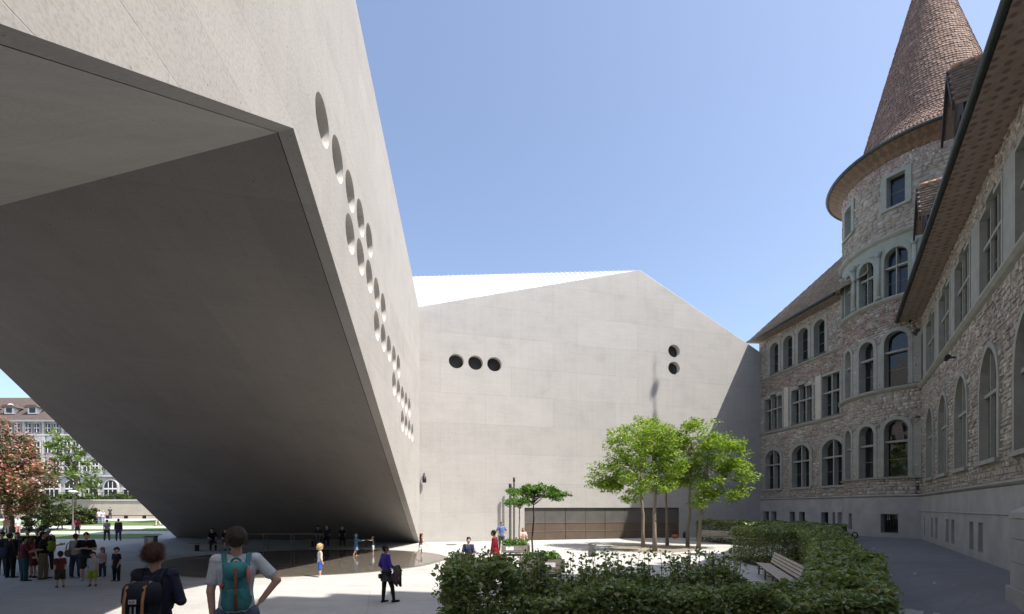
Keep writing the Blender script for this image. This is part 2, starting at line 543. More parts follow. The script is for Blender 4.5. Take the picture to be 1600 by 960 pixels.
M['leaf_red'] = leaf_mat('leaf_red', [(0, (.05, .06, .026)), (.4, (.10, .105, .045)), (.7, (.14, .12, .055)), (1, (.20, .12, .075))], .3)
M['leaf_far'] = leaf_mat('leaf_far', [(0, (.07, .12, .03)), (.5, (.11, .17, .04)), (1, (.17, .22, .07))], .4)
M['blossom'] = leaf_mat('blossom', [(0, (.32, .10, .10)), (.5, (.48, .18, .17)), (1, (.55, .30, .27))], .3)
M['grass'] = simple('grass', (.075, .13, .03), .9, .3, 3.0, bmp=.6)
# ================================================================== ground
def axis(parts):
    out = []
    for a, b, s in parts:
        out.extend(list(np.arange(a, b, s)))
    out.append(parts[-1][1]); return out


gx = axis([(-400, -120, 40), (-120, -40, 8), (-40, 30, .8), (30, 90, 6), (90, 400, 40)])
gy = axis([(-120, -20, 20), (-20, 0, 4), (0, 50, .8), (50, 110, 4), (110, 300, 20), (300, 900, 100)])
V = np.array([(x, y, gz(x, y)) for y in gy for x in gx])
nx = len(gx)
F = [(j * nx + i, j * nx + i + 1, (j + 1) * nx + i + 1, (j + 1) * nx + i) for j in range(len(gy) - 1) for i in range(nx - 1)]
tag(mesh_np('ground', V, F, M['ground'], smooth=True), kind='structure')


def sheet(name, poly_fn, x0, x1, y0, y1, step, mat, lift, kind='structure'):
    """a thin sheet following the ground wherever poly_fn(x, y) holds"""
    xs = np.arange(x0, x1 + 1e-6, step); ys = np.arange(y0, y1 + 1e-6, step)
    idx = {}; V = []; F = []

    def vi(i, j):
        if (i, j) not in idx:
            idx[(i, j)] = len(V); V.append((xs[i], ys[j], gz(xs[i], ys[j]) + lift))
        return idx[(i, j)]
    for j in range(len(ys) - 1):
        for i in range(len(xs) - 1):
            if poly_fn((xs[i] + xs[i + 1]) / 2, (ys[j] + ys[j + 1]) / 2):
                F.append((vi(i, j), vi(i + 1, j), vi(i + 1, j + 1), vi(i, j + 1)))
    return tag(mesh_np(name, V, F, mat, smooth=True), kind=kind)


def disc_sheet(name, cx, cy, rad, mat, lift, n=72, rings=10, wob=.0, ph=0.0, asp=1.0):
    V = [(cx, cy, gz(cx, cy) + lift)]; F = []
    for k in range(1, rings + 1):
        for i in range(n):
            t = 2 * math.pi * i / n
            r = rad * k / rings / math.sqrt(math.cos(t) ** 2 + (math.sin(t) / asp) ** 2) * (1 + wob * (math.sin(3 * t + ph) + .6 * math.sin(7 * t + 2 * ph) + .4 * math.sin(13 * t)))
            x, y = cx + r * math.cos(t), cy + r * math.sin(t)
            V.append((x, y, gz(x, y) + lift))
    for i in range(n):
        F.append((0, 1 + i, 1 + (i + 1) % n, 1 + (i + 1) % n))
    V2 = V; me = MB()
    me.v = [tuple(p) for p in V2]
    me.f = [[0, 1 + i, 1 + (i + 1) % n] for i in range(n)]
    for k in range(1, rings):
        for i in range(n):
            a = 1 + (k - 1) * n; b = 1 + k * n
            me.f.append([a + i, b + i, b + (i + 1) % n, a + (i + 1) % n])
    me.mi = [0] * len(me.f)
    return tag(me.build(name, mat, None, True), kind='structure')


def fac(x): return .665 * x + 5.46                      # the long facade's line in plan, X as a function of Y


ap = []; rows_ = np.arange(1.0, 34.01, .5); cols_ = 16
for y in rows_:
    xa = .63 * y + .55 + .18 * math.sin(y * .9); xb = fac(y) + .25 if y < 29.5 else 30
    for k in range(cols_ + 1):
        x = xa + (xb - xa) * k / cols_; ap.append((x, y, gz(x, y) + .008))
tag(mesh_np('asphalt_path', ap, [(j * 17 + i, j * 17 + i + 1, (j + 1) * 17 + i + 1, (j + 1) * 17 + i) for j in range(len(rows_) - 1) for i in range(cols_)], M['asphalt'], smooth=True), kind='structure')
# wet ground round the pool, then the water itself
M['wet'] = ground_mat('wet', (.17, .15, .125), .8)
M['wet'].node_tree.nodes['Principled BSDF'].inputs['Roughness'].default_value = .35
disc_sheet('wet_paving', -10.4, 24.3, 7.05, M['wet'], .006, wob=.012, asp=.87)
m, nt, P, N, L = new_mat('pool_water')
tc = N.new('ShaderNodeTexCoord')
w1 = N.new('ShaderNodeTexWave'); w1.wave_type = 'RINGS'; w1.rings_direction = 'Z'; w1.inputs['Scale'].default_value = 1.6; w1.inputs['Distortion'].default_value = 2.5
mpn = N.new('ShaderNodeMapping'); mpn.inputs['Location'].default_value = (5.2, -25.6, 0)
L.new(tc.outputs['Object'], mpn.inputs['Vector']); L.new(mpn.outputs[0], w1.inputs['Vector'])
n1 = noise(N, L, tc.outputs['Object'], 2.2, 3, .5)
L.new(ramp(N, L, n1, [(.3, (.105, .09, .072)), (.7, (.135, .115, .095))]), P.inputs['Base Color'])
P.inputs['Roughness'].default_value = .02; P.inputs['IOR'].default_value = 1.33; P.inputs['Specular IOR Level'].default_value = .5
bump(N, L, P, math_node(N, L, 'ADD', math_node(N, L, 'MULTIPLY', w1.outputs['Fac'], .35), n1), .05, .03)
disc_sheet('pool_water', -10.4, 24.3, 6.8, m, .012, wob=.01, asp=.87)
# soil and gravel round the courtyard trees
disc_sheet('tree_pit', 8.9, 31.2, 2.9, M['gravel'], .006, wob=.05, ph=1.0)
# lawns and path on the far side of the bridge
sheet('lawn', lambda x, y: (50 < y < 63 and x < -.55 * y - 1 + 2 * math.sin(y * .3)) and not (54.5 + .05 * x < y < 58.5 + .05 * x), -110, -20, 48, 64, 1.0, M['grass'], .02)
sheet('lawn', lambda x, y: 41 < y < 46.5 + .06 * (x + 40) and x < -31 - (y - 41) * .5, -90, -20, 40, 50, .7, M['grass'], .02)
sheet('lawn', lambda x, y: 60 < y < 66 and -48 < x < -38, -50, -20, 58, 68, 1.0, M['grass'], .02)
# floor drain covers
for (cx, cy) in ((-4.3, 34.2),):
    o = thing('drain_cover', 'dark round drain cover set in the paving by the concrete wall' if cy > 20 else 'small dark drain cover in the paving beside the hedge end', 'drain cover', (cx, cy, gz(cx, cy)), 'drain covers')
    b = MB(); b.lathe([(.0, .012), (.40, .012), (.40, .0)], 24, (cx, cy, gz(cx, cy) + .004)); b.build('frame', M['steel'], o)
    b = MB()
    for k in range(-3, 4): b.box((cx + k * .09, cy, gz(cx, cy) + .02), (.04, .55, .012))
    b.build('grate', M['iron'], o)

# ================================================================== the concrete extension
def wallA_x(y): return -4.07 - .079 * y
def Apt(y, z, off=0.0): return Vector((wallA_x(y) + off, y, z))
def gab_y(x): return 36.4 + .2796 * (x + 7.0)


ext = thing('museum_extension', 'folded pale concrete museum wing bridging the passage, with round windows', 'building', (-6.95, 36.4, 0))
P0 = (36.2, 0.0); P1 = (10.9, 11.2); P2 = (-6.3, 0.0)
def topA(y): return 20.1 - .137 * (y - 16.6)


NW = 40
def circ(u, v, r, n=NW): return [(u + r * math.cos(2 * math.pi * i / n), v + r * math.sin(2 * math.pi * i / n)) for i in range(n)]


RAD = .60
rows = [(13.05, 0, 5), (11.65, 2, 7), (10.28, 5, 10), (8.95, 8, 13), (7.58, 10, 14)]
cA = [(13.0 + 1.46 * k, z) for z, a, b in rows for k in range(a, b)]
mpA = lambda u, v, n: (wallA_x(u) + n * .997, u + n * .079, v)
outer = [(36.35, 0), (36.35, topA(36.35)), (-9, topA(-9)), (-9, 0), P2, P1, P0]
filled('bridge_wall', outer, [circ(y, z, RAD) for y, z in cA], mpA, M['concrete_bridge'], ext)


def round_window(u, v, mp, depth=.5, rad=RAD):
    b = MB(); n = NW
    o1 = [mp(a, c, 0.0) for a, c in circ(u, v, rad)]; o2 = [mp(a, c, -depth) for a, c in circ(u, v, rad)]
    b.loft([o1, o2], cap=False)
    w = b.build('round_window', M['concrete_reveal'], ext, True)
    b = MB(); b.prism(circ(u, v, rad - .05, 32), mp, -depth + .02, -depth + .035)
    g = b.build('pane', M['glass_round'], w)
    b = MB(); b.loft([[mp(a, c, -depth + .0) for a, c in circ(u, v, rad + .01, 32)], [mp(a, c, -depth + .06) for a, c in circ(u, v, rad - .004, 32)], [mp(a, c, -depth + .06) for a, c in circ(u, v, rad - .06, 32)], [mp(a, c, -depth + .0) for a, c in circ(u, v, rad - .06, 32)]], cap=False)
    b.build('window_frame', M['iron'], w)


for y, z in cA: round_window(y, z, mpA, .95)

# soffits: an edge strip the thickness of the wall, a shadow joint, then the big folded planes
ridge_d = Vector((-9.6, 2.8, 0)).normalized()
F0 = Vector((-29.6, 42.6, 0)); FR = Vector((-20.7, 15.5, 11.2)); F2 = Vector((-13.6, -6.4, 0))
A0 = Apt(*P0); A1 = Apt(*P1); A2 = Apt(*P2)


def strip(a0, a1, a2, b0, b1, b2, name, mat, sub=True):
    b = MB(); vs = []
    b.add([a0, a1, b1, b0], [(0, 1, 2, 3)]); b.add([a1, a2, b2, b1], [(0, 1, 2, 3)])
    o = b.build(name, mat, ext)
    add_uv(o, lambda c: (c.x, c.y))
    return o


def inw(p, q, t): return p + (q - p).normalized() * t


s0, s1, s2 = inw(A0, F0, .42), inw(A1, FR, .42), inw(A2, F2, .42)
g0, g1, g2 = inw(A0, F0, .444), inw(A1, FR, .444), inw(A2, F2, .444)
up = Vector((0, 0, .06))
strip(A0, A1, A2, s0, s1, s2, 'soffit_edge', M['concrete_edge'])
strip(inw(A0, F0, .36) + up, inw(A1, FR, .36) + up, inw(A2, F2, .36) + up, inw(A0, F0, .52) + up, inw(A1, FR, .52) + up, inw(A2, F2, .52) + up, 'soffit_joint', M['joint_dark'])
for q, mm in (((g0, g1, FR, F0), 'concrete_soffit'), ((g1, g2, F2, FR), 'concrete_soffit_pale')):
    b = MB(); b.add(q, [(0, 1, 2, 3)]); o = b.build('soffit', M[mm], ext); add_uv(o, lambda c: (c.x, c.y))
# far side wall and the roof of the bridge, closing the volume
b = MB()
zt = 19.0
b.add([F0, FR, F2, F2 + Vector((0, 0, zt)), Vector((FR.x, FR.y, zt)), Vector((F0.x, F0.y, zt))], [(0, 1, 4, 5), (1, 2, 3, 4)])
b.build('rear_wall', M['concrete_reveal'], ext)
b = MB()
b.add([Apt(36.35, topA(36.35)), Apt(-9, topA(-9)), (F2.x, F2.y, zt), (FR.x, FR.y, zt), (F0.x, F0.y, zt)], [(0, 1, 2, 3, 4)])
b.build('bridge_roof', M['roof_white'], ext)
b = MB(); b.add([Apt(36.3, 0), Apt(36.3, topA(36.3)), (F0.x, F0.y, zt), F0], [(0, 1, 2, 3)]); b.build('end_wall', M['concrete_reveal'], ext)
b = MB()
b.add([Apt(-9, 0), Apt(-9, topA(-9)), (F2.x, F2.y, zt), (F2.x, F2.y, 0)], [(0, 1, 2, 3)]); b.build('end_wall', M['concrete_reveal'], ext)

# the gable wall across the courtyard
XC, XR = -7.0, 23.5
PK = (10.96, 22.98)
zR = 2.65 + 237 / 755 * 44.9
UG = math.sqrt(1 + .2796 ** 2)
mpG = lambda u, v, n: (u + n * .2693, gab_y(u) - n * .963, v)
gx0, gx1 = 1.0, 14.75                                      # the bronze gate recess
gz1 = 2.62
cG = [(-4.28, 13.9), (-2.83, 13.9), (-1.38, 13.9), (14.2, 16.35), (14.2, 14.85)]
outer = [(XC, 0), (gx0, 0), (gx0, gz1), (gx1, gz1), (gx1, 0), (XR, 0), (XR, zR), PK, (XC, 17.75)]
filled('gable_wall', outer, [circ(u, v, .56) for u, v in cG], mpG, M['concrete_gable'], ext)
for u, v in cG: round_window(u, v, mpG, .5, .56)
# roof planes behind it, white standing seam metal
RL = Vector((-30, 44.3, 23.2))
pk = Vector(mpG(PK[0], PK[1], 0)); cl = Vector(mpG(XC, 17.75, 0)); cr = Vector(mpG(XR, zR, 0))
bl = Vector((-30, 33.0, 18.6))
RT = Vector((16, 62, 23.0)); BR = Vector((33, 60, 15.5))
b = MB(); dn = Vector((0, 0, -.05))
b.add([cl + Vector((0, .02, -.02)), pk + Vector((0, .02, -.02)), RL, bl], [(0, 1, 2, 3)])
b.add([pk + Vector((0, .02, -.02)), cr + Vector((0, .02, -.02)), BR, RT], [(0, 1, 2, 3)])
b.add([pk, RT, RL], [(0, 1, 2)])
roof = b.build('roof', M['roof_white'], ext)
sm = MB(); a_top = pk; nS = 62
for k in range(nS):
    t = (k + .5) / nS
    hi = pk.lerp(RL, t * .62)
    dwn = (cl - pk).normalized()
    lo_t = t * .62
    base = cl.lerp(bl, max(0, (lo_t * 41 - 18.5) / 30)) if lo_t * 41 > 18.5 else None
    # seams run down the slope, square to the ridge
    lo = pk.lerp(cl, min(1, lo_t * 41 / 18.9)) if base is None else base
    d = (lo - hi)
    if d.length < .25: continue
    sm.bar(hi + Vector((0, 0, .02)), lo + Vector((0, .03, .01)), .05, .07)
sm.build('standing_seam', M['roof_white'], roof, kind='stuff')
b = MB(); b.bar(pk + Vector((0, .1, .02)), cl + Vector((0, .1, .02)), .12, .05); b.bar(pk + Vector((0, .1, .02)), cr + Vector((0, .1, .02)), .12, .05)
b.build('coping', M['roof_white'], ext)
b = MB(); b.add([mpG(XR, 0, 0), mpG(XR, zR, 0), BR, (33, 60, 0)], [(0, 1, 2, 3)]); b.build('side_wall', M['concrete_reveal'], ext)
# bronze folding gate: columns of panels, three bands each
ncol = 8; cw = (gx1 - gx0) / ncol
b = MB(); b.prism([(gx0, 0), (gx1, 0), (gx1, gz1), (gx0, gz1)], mpG, -.32, -.30); b.build('gate_backing', M['joint_dark'], ext)
bl_ = MB()
bl_.add([mpG(gx0, gz1, 0), mpG(gx1, gz1, 0), mpG(gx1, gz1, -.3), mpG(gx0, gz1, -.3)], [(0, 1, 2, 3)])
bl_.add([mpG(gx0, 0, 0), mpG(gx0, gz1, 0), mpG(gx0, gz1, -.3), mpG(gx0, 0, -.3)], [(0, 1, 2, 3)])
bl_.add([mpG(gx1, 0, 0), mpG(gx1, gz1, 0), mpG(gx1, gz1, -.3), mpG(gx1, 0, -.3)], [(0, 1, 2, 3)]); bl_.build('gate_reveal', M['concrete_reveal'], ext)
for c in range(ncol):
    u0 = gx0 + c * cw + .012; u1 = gx0 + (c + 1) * cw - (.03 if c % 2 else .012)
    for (v0, v1, mm, nn) in ((.03, .70, 'gate_brown', -.12), (.715, 1.38, 'gate_brown', -.125), (1.395, 2.6, 'gate_bronze', -.12)):
        b = MB(); b.prism([(u0, v0), (u1, v0), (u1, v1), (u0, v1)], mpG, nn - .05, nn); b.build('gate_panel', M[mm], ext)
M['gate_rail'] = simple('gate_rail', (.19, .165, .14), .5, .1, 2.0)
for v0 in (.69, 1.372):
    b = MB(); b.prism([(gx0, v0), (gx1, v0), (gx1, v0 + .035), (gx0, v0 + .035)], mpG, -.15, -.095); b.build('gate_rail', M['gate_rail'], ext)
# small lamp on the wall by the inner corner
wl = thing('wall_lamp', 'small dark spotlight fixed to the concrete wall near the inner corner', 'lamp', mpG(-6.65, 4.75, 0))
c0 = Vector(mpG(-6.65, 4.75, 0)); nrm = Vector((.2693, -.963, 0))
b = MB(); b.tube([c0 + Vector((0, 0, .45)), c0 + Vector((0, 0, .45)) + nrm * .28], .04, 8); b.tube([c0 + Vector((0, 0, .48)) + nrm * .28, c0 + Vector((0, 0, .1)) + nrm * .3], .03, 8); b.build('bracket', M['iron'], wl)
b = MB(); b.lathe([(.0, .28), (.10, .26), (.15, .0), (.15, -.22), (.12, -.25), (0, -.25)], 12, c0 + nrm * .3); b.build('lamp_head', M['iron'], wl, True)

# ================================================================== the old museum
old = thing('old_museum', 'historic rubble stone museum with round stair tower, arched windows and tiled roofs', 'building', (24, 31, 0))


def flat_frame(o, U, Nn):
    o = Vector(o); U = Vector(U).normalized(); Nn = Vector(Nn).normalized()
    return lambda u, v, n: tuple(o + U * u + Nn * n + Vector((0, 0, v)))


frD = flat_frame((25.2, 29.7, 0), (-.665, -1, 0), (-1, .665, 0))
frB = flat_frame((23.1, 44.8, 0), (.119, -1, 0), (-1, -.119, 0))
TC = Vector((28.5, 33.0, 0)); TR = 4.86
frT = lambda u, v, n: (TC.x + (TR + n) * math.cos(u / TR), TC.y + (TR + n) * math.sin(u / TR), v)
tu = lambda deg: R(deg) * TR


def open_top(uc, v0, w, h, kind):
    """height of the opening's head at u"""
    hw = w / 2
    if kind == 'round':
        r = hw; vs = v0 + h - r
        return lambda u: vs + math.sqrt(max(0, r * r - (u - uc) ** 2))
    if kind == 'seg':
        rise = hw * .62; r = (hw * hw + rise * rise) / (2 * rise); vs = v0 + h - rise
        return lambda u: vs + math.sqrt(max(0, r * r - (u - uc) ** 2)) - (r - rise)
    if kind == 'pointed':
        r = hw * 1.25; vs = v0 + h - math.sqrt(r * r - (r - hw) ** 2)
        return lambda u: vs + math.sqrt(max(0, r * r - (abs(u - uc) + r - hw) ** 2))
    if kind == 'step':
        return lambda u: v0 + h - (0 if abs(u - uc) < w / 6 - .01 else .28)
    return lambda u: v0 + h


OPEN = {'D': [], 'B': [], 'T': []}


def window(fr, key, uc, v0, w, h, kind='round', lights=2, transom=.6, sur=.28, depth=.34, proud=.085, stone='sandstone', cas='casement', sill=True, glaze=1, mull=.11, parent=None):
    top = open_top(uc, v0, w, h, kind)
    nt_ = 14 if kind in ('round', 'seg', 'pointed') else 12
    us = [uc - w / 2 + w * i / nt_ for i in range(nt_ + 1)]
    if kind == 'step':
        us = [uc - w / 2, uc - w / 6 - .011, uc - w / 6 + .011, uc + w / 6 - .011, uc + w / 6 + .011, uc + w / 2]
    loop = [(uc - w / 2, v0)] + [(u, top(u)) for u in us] + [(uc + w / 2, v0)]
    # outer edge of the dressed surround
    cx, cy = uc, v0 + h * .55
    outl = []
    for i, (u, v) in enumerate(loop):
        if i == 0: outl.append((u - sur, v - .02))
        elif i == len(loop) - 1: outl.append((u + sur, v - .02))
        else:
            e = (u - uc) / (w / 2)
            if kind in ('round', 'seg', 'pointed'):
                k = max(0, min(1, (1 - abs(e)) * 3))
                outl.append((u + sur * e, v + sur * (.15 + .85 * k) if abs(e) > .999 else v + sur * math.sqrt(max(.0, 1 - .55 * e * e))))
            else:
                outl.append((u + sur * e, v + sur * .8))
    OPEN[key].append((uc - w / 2, uc + w / 2, v0, top, sur))
    b = MB(); n = len(loop)
    A = [fr(u, v, proud) for u, v in outl]; Bq = [fr(u, v, proud) for u, v in loop]; Cq = [fr(u, v, -depth) for u, v in loop]; Eq = [fr(u, v, -.03) for u, v in outl]
    b.add(A + Bq + Cq + Eq, [(i, i + 1, n + i + 1, n + i) for i in range(n - 1)] + [(n + i, n + i + 1, 2 * n + i + 1, 2 * n + i) for i in range(n - 1)] + [(3 * n + i, 3 * n + i + 1, i + 1, i) for i in range(n - 1)] + [(n, 2 * n - 1, 3 * n - 1, 2 * n), (0, n, 2 * n - 1, n - 1)])
    wo_ = b.build('window', M[stone], parent or old)
    if sill:
        b = MB(); b.prism([(uc - w / 2 - sur * .9, v0 - .16), (uc + w / 2 + sur * .9, v0 - .16), (uc + w / 2 + sur * .9, v0 - .01), (uc - w / 2 - sur * .9, v0 - .01)], fr, -.05, proud + .10)
        b.build('sill', M[stone], wo_)
    lw = w / lights
    ztr = v0 + h * transom if transom else None
    for i in range(1, lights):
        um = uc - w / 2 + lw * i
        b = MB(); b.prism([(um - mull / 2, v0), (um + mull / 2, v0), (um + mull / 2, top(um)), (um - mull / 2, top(um))], fr, -depth + .06, -.06)
        b.build('mullion', M[stone], wo_)
    if ztr:
        b = MB(); b.prism([(uc - w / 2, ztr - .06), (uc + w / 2, ztr - .06), (uc + w / 2, ztr + .06), (uc - w / 2, ztr + .06)], fr, -depth + .06, -.05)
        b.build('transom', M[stone], wo_)
    cb = MB()
    for i in range(lights):
        ua = uc - w / 2 + lw * i; ub = ua + lw
        k = 8; pts = [(ua, v0), (ub, v0)] + [(ub + (ua - ub) * j / k, max(v0 + .1, top(min(max(ub + (ua - ub) * j / k, uc - w / 2 + .01), uc + w / 2 - .01)))) for j in range(k + 1)]
        b = MB(); b.prism(pts, fr, -depth + .015, -depth + .03); b.build('pane', M['glass'], wo_)
        ia = ua + (mull / 2 if i else 0); ib = ub - (mull / 2 if i < lights - 1 else 0)
        zt_ = min(top(ia + .04), top(ib - .04))
        fw = .05
        for (p, q) in (((ia, v0), (ia + fw, zt_)), ((ib - fw, v0), (ib, zt_)), ((ia, v0), (ib, v0 + fw))):
            cb.prism([(p[0], p[1]), (q[0], p[1]), (q[0], q[1]), (p[0], q[1])], fr, -depth + .03, -depth + .07)
        for g in range(glaze):
            zg = v0 + (ztr - v0 if ztr else h) * (g + 1) / (glaze + 1)
            cb.prism([(ia, zg - .015), (ib, zg - .015), (ib, zg + .015), (ia, zg + .015)], fr, -depth + .03, -depth + .05)
        if ztr:
            cb.prism([(ia, ztr + .06), (ib, ztr + .06), (ib, ztr + .06 + fw), (ia, ztr + .06 + fw)], fr, -depth + .03, -depth + .07)
    cb.build('casement', M[cas], wo_)
    return wo_


def cellar(fr, key, u0, u1, v0, v1, depth=.3):
    OPEN[key].append((u0, u1, v0, lambda u: v1, .06))
    b = MB()
    lo = [(u0, v0), (u1, v0), (u1, v1), (u0, v1)]
    b.loft([[fr(u, v, .012 + PL) for u, v in lo], [fr(u, v, -depth) for u, v in lo]], cap=False)
    w = b.build('cellar_window', M['plinth'], old)
    b = MB(); b.prism(lo, fr, -depth - .02, -depth + .02); b.build('pane', M['glass'], w)
    b = MB(); n = max(2, int((u1 - u0) / .14))
    for i in range(1, n): b.prism([(u0 + (u1 - u0) * i / n - .012, v0), (u0 + (u1 - u0) * i / n + .012, v0), (u0 + (u1 - u0) * i / n + .012, v1), (u0 + (u1 - u0) * i / n - .012, v1)], fr, -.12, -.10)
    b.build('grille', M['iron'], w)


PL = .10
# --- long facade D
for uc in (3.3, 7.15, 11.2, 15.6, 19.7):
    window(frD, 'D', uc, 4.3, 2.3, 3.9, 'pointed', 3, .6, .20, .22, .09, glaze=2, mull=.07)
for uc in (3.4, 7.45, 11.3, 15.7, 19.9):
    window(frD, 'D', uc, 10.3, 2.75, 3.15, 'step', 3, .56, .16, .2, .06, sill=False, glaze=1, mull=.09)
for a, c in ((4.04, 4.71), (5.37, 6.15), (8.15, 9.0), (9.46, 10.3), (12.95, 13.75), (14.32, 15.12), (1.6, 2.1)):
    cellar(frD, 'D', a + .12, c - .12, 1.02, 2.1)
# --- short facade B
for uc in (1.7, 5.2, 8.55):
    window(frB, 'B', uc, 4.3, 2.0, 3.45, 'seg', 2, .62, .30, .42, .08, glaze=1)
for uc, lights in ((1.75, 3), (5.3, 3), (8.4, 2)):
    window(frB, 'B', uc, 9.6, 2.35 if lights == 3 else 1.7, 3.1, 'step' if lights == 3 else 'flat', lights, .58, .2, .42, .07, sill=False, glaze=1)
for uc in (1.9, 3.68, 5.47, 7.25):
    window(frB, 'B', uc, 14.6, 1.12, 2.65, 'seg', 1, .0, .3, .42, .07, sill=False, glaze=2)
for a, c in ((.53, 1.25), (1.6, 2.28), (3.98, 4.59), (5.11, 5.76), (7.52, 8.22), (8.65, 8.84), (9.14, 9.6)):
    cellar(frB, 'B', a, c, 1.36, 2.26)
# --- tower windows, three round-headed lights on each of three floors, small square ones above
for (sill_, top_, st, tr) in ((4.6, 8.2, 'sandstone', .62), (10.35, 13.8, 'sandstone', .64), (16.1, 19.1, 'sandstone_green', .62)):
    for (deg, w) in ((210.0, 1.28), (188.5, 1.10), (167.0, .88), (146.0, .8), (231.5, 1.1)):
        window(frT, 'T', tu(deg), sill_, w, top_ - sill_ - (0 if w > 1.2 else .15), 'round', 2 if st == 'sandstone_green' and w > 1.0 else 1, tr, .22, .40, .09, stone=st, cas='casement_blue' if st == 'sandstone_green' else 'casement', sill=False, glaze=1, mull=.05)
for deg in (210.0, 167.0, 255):
    window(frT, 'T', tu(deg), 21.75, .98, 1.95, 'flat', 1, .0, .30, .36, .10, stone='sandstone_green', cas='casement_blue', sill=True, glaze=1)
cellar(frT, 'T', tu(200.5), tu(211.5), 1.05, 2.2)
cellar(frT, 'T', tu(170), tu(174), 1.15, 2.2)


def inside_open(key, u, v, grow):
    for (a, c, v0, top, sur) in OPEN[key]:
        g = grow * sur
        if a - g < u < c + g and v0 - min(g, .05) < v:
            uu = min(max(u, a + .001), c - .001)
            if v < top(uu) + g: return True
    return False


def wall_grid(name, fr, key, u0, u1, v0, v1, s, mat, n=0.0, grow=.5):
    nu = int(round((u1 - u0) / s)); nv = int(round((v1 - v0) / s))
    V = []; F = []; idx = {}

    def vi(i, j):
        k = (i, j)
        if k not in idx:
            idx[k] = len(V); V.append(fr(u0 + (u1 - u0) * i / nu, v0 + (v1 - v0) * j / nv, n))
        return idx[k]
    for j in range(nv):
        for i in range(nu):
            hit = False
            for du in (0.1, .5, .9):
                for dv in (0.1, .5, .9):
                    if inside_open(key, u0 + (u1 - u0) * (i + du) / nu, v0 + (v1 - v0) * (j + dv) / nv, grow if False else .0): hit = True
            if not hit: F.append((vi(i, j), vi(i + 1, j), vi(i + 1, j + 1), vi(i, j + 1)))
    return mesh_np(name, V, F, mat, old)


wall_grid('wall', frD, 'D', -.6, 22.0, 3.3, 14.35, .12, M['mortar'])
wall_grid('wall', frB, 'B', -.3, 9.9, 3.3, 18.0, .12, M['mortar'])
wall_grid('wall', frT, 'T', tu(110), tu(265), 3.3, 25.2, .12, M['mortar'])
wall_grid('plinth', frD, 'D', -.6, 22.0, .0, 3.3, .06, M['plinth'], PL)
wall_grid('plinth', frB, 'B', -.3, 9.9, .0, 3.3, .06, M['plinth'], PL)
wall_grid('plinth', frT, 'T', tu(110), tu(262), .0, 3.3, .06, M['plinth'], PL)
b = MB(); b.prism([(22.0, 0), (34, 0), (34, 14.35), (22.0, 14.35)], frD, -.4, .02); b.build('wall', M['mortar'], old)
# backing so that no light passes behind the openings
b = MB()
b.prism([(-.6, 0), (34, 0), (34, 14.3), (-.6, 14.3)], frD, -8.5, -.62)
b.prism([(-.3, 0), (9.9, 0), (9.9, 18), (-.3, 18)], frB, -9, -.62)
b.lathe([(TR - .62, 0), (TR - .62, 25)], 32, TC)
b.build('core', M['joint_dark'], old)


def moulding(fr, u0, u1, v, h, p, mat='sandstone', seg=1, name='string_course'):
    b = MB()
    for i in range(seg):
        a = u0 + (u1 - u0) * i / seg; c = u0 + (u1 - u0) * (i + 1) / seg
        b.add([fr(a, v, -.02), fr(a, v + .25 * h, p * .6), fr(a, v + .55 * h, p), fr(a, v + .8 * h, p), fr(a, v + h, -.02), fr(c, v, -.02), fr(c, v + .25 * h, p * .6), fr(c, v + .55 * h, p), fr(c, v + .8 * h, p), fr(c, v + h, -.02)],
              [(k, k + 1, k + 6, k + 5) for k in range(4)])
    return b.build(name, M[mat], old, seg > 1)


moulding(frD, -.6, 34, 3.28, .22, .2, 'plinth', name='plinth_cap'); moulding(frD, -.6, 34, 2.35, .12, .14, 'plinth', name='plinth_cap')
moulding(frB, -.3, 9.9, 3.28, .2, .17, 'plinth', name='plinth_cap')
moulding(frT, tu(110), tu(262), 3.28, .2, .17, 'plinth', 40, name='plinth_cap')
moulding(frD, -.6, 34, 9.85, .34, .24)
moulding(frB, -.3, 9.9, 9.2, .3, .2); moulding(frB, -.3, 9.9, 14.25, .24, .18)
moulding(frT, tu(110), tu(262), 10.0, .32, .3, 'sandstone', 40); moulding(frT, tu(110), tu(262), 15.75, .32, .3, 'sandstone', 40)
moulding(frT, tu(110), tu(262), 19.75, .34, .3, 'sandstone', 40); moulding(frT, tu(110), tu(262), 4.42, .16, .2, 'sandstone', 40)
# greenish dressed-stone storey of the tower, between its windows
b = MB()
for i in range(44):
    a, c = tu(115 + i * 3.4), tu(115 + (i + 1) * 3.4)
    b.add([frT(a, 19.15, .05), frT(c, 19.15, .05), frT(c, 19.8, .05), frT(a, 19.8, .05)], [(0, 1, 2, 3)])
b.build('ashlar_band', M['sandstone_green'], old, True)
for deg in (156.5, 177.5, 199.0, 221.0):
    for v0, v1, st in ((16.1, 19.2, 'sandstone_green'), (10.35, 13.2, 'sandstone'), (4.6, 7.7, 'sandstone')):
        wdt = .62 if deg > 175 else .5
        b = MB()
        if True:
            b.prism([(tu(deg) - wdt / 2, v0), (tu(deg) + wdt / 2, v0), (tu(deg) + wdt / 2, v1), (tu(deg) - wdt / 2, v1)], frT, -.02, .07)
            b.build('pier', M[st], old)
        b = MB(); q = [Vector(frT(tu(deg), z_, .13)) for z_ in (v0 + .05, v1 - .35)]
        if st == 'sandstone_green':
            b.tube([q[0], q[1]], .11, 10); b.tube([q[1], q[1] + Vector((0, 0, .3))], [.12, .22], 10); b.tube([q[0] - Vector((0, 0, .05)), q[0] + Vector((0, 0, .18))], [.2, .13], 10)
            b.build('colonnette', M[st], old, True)
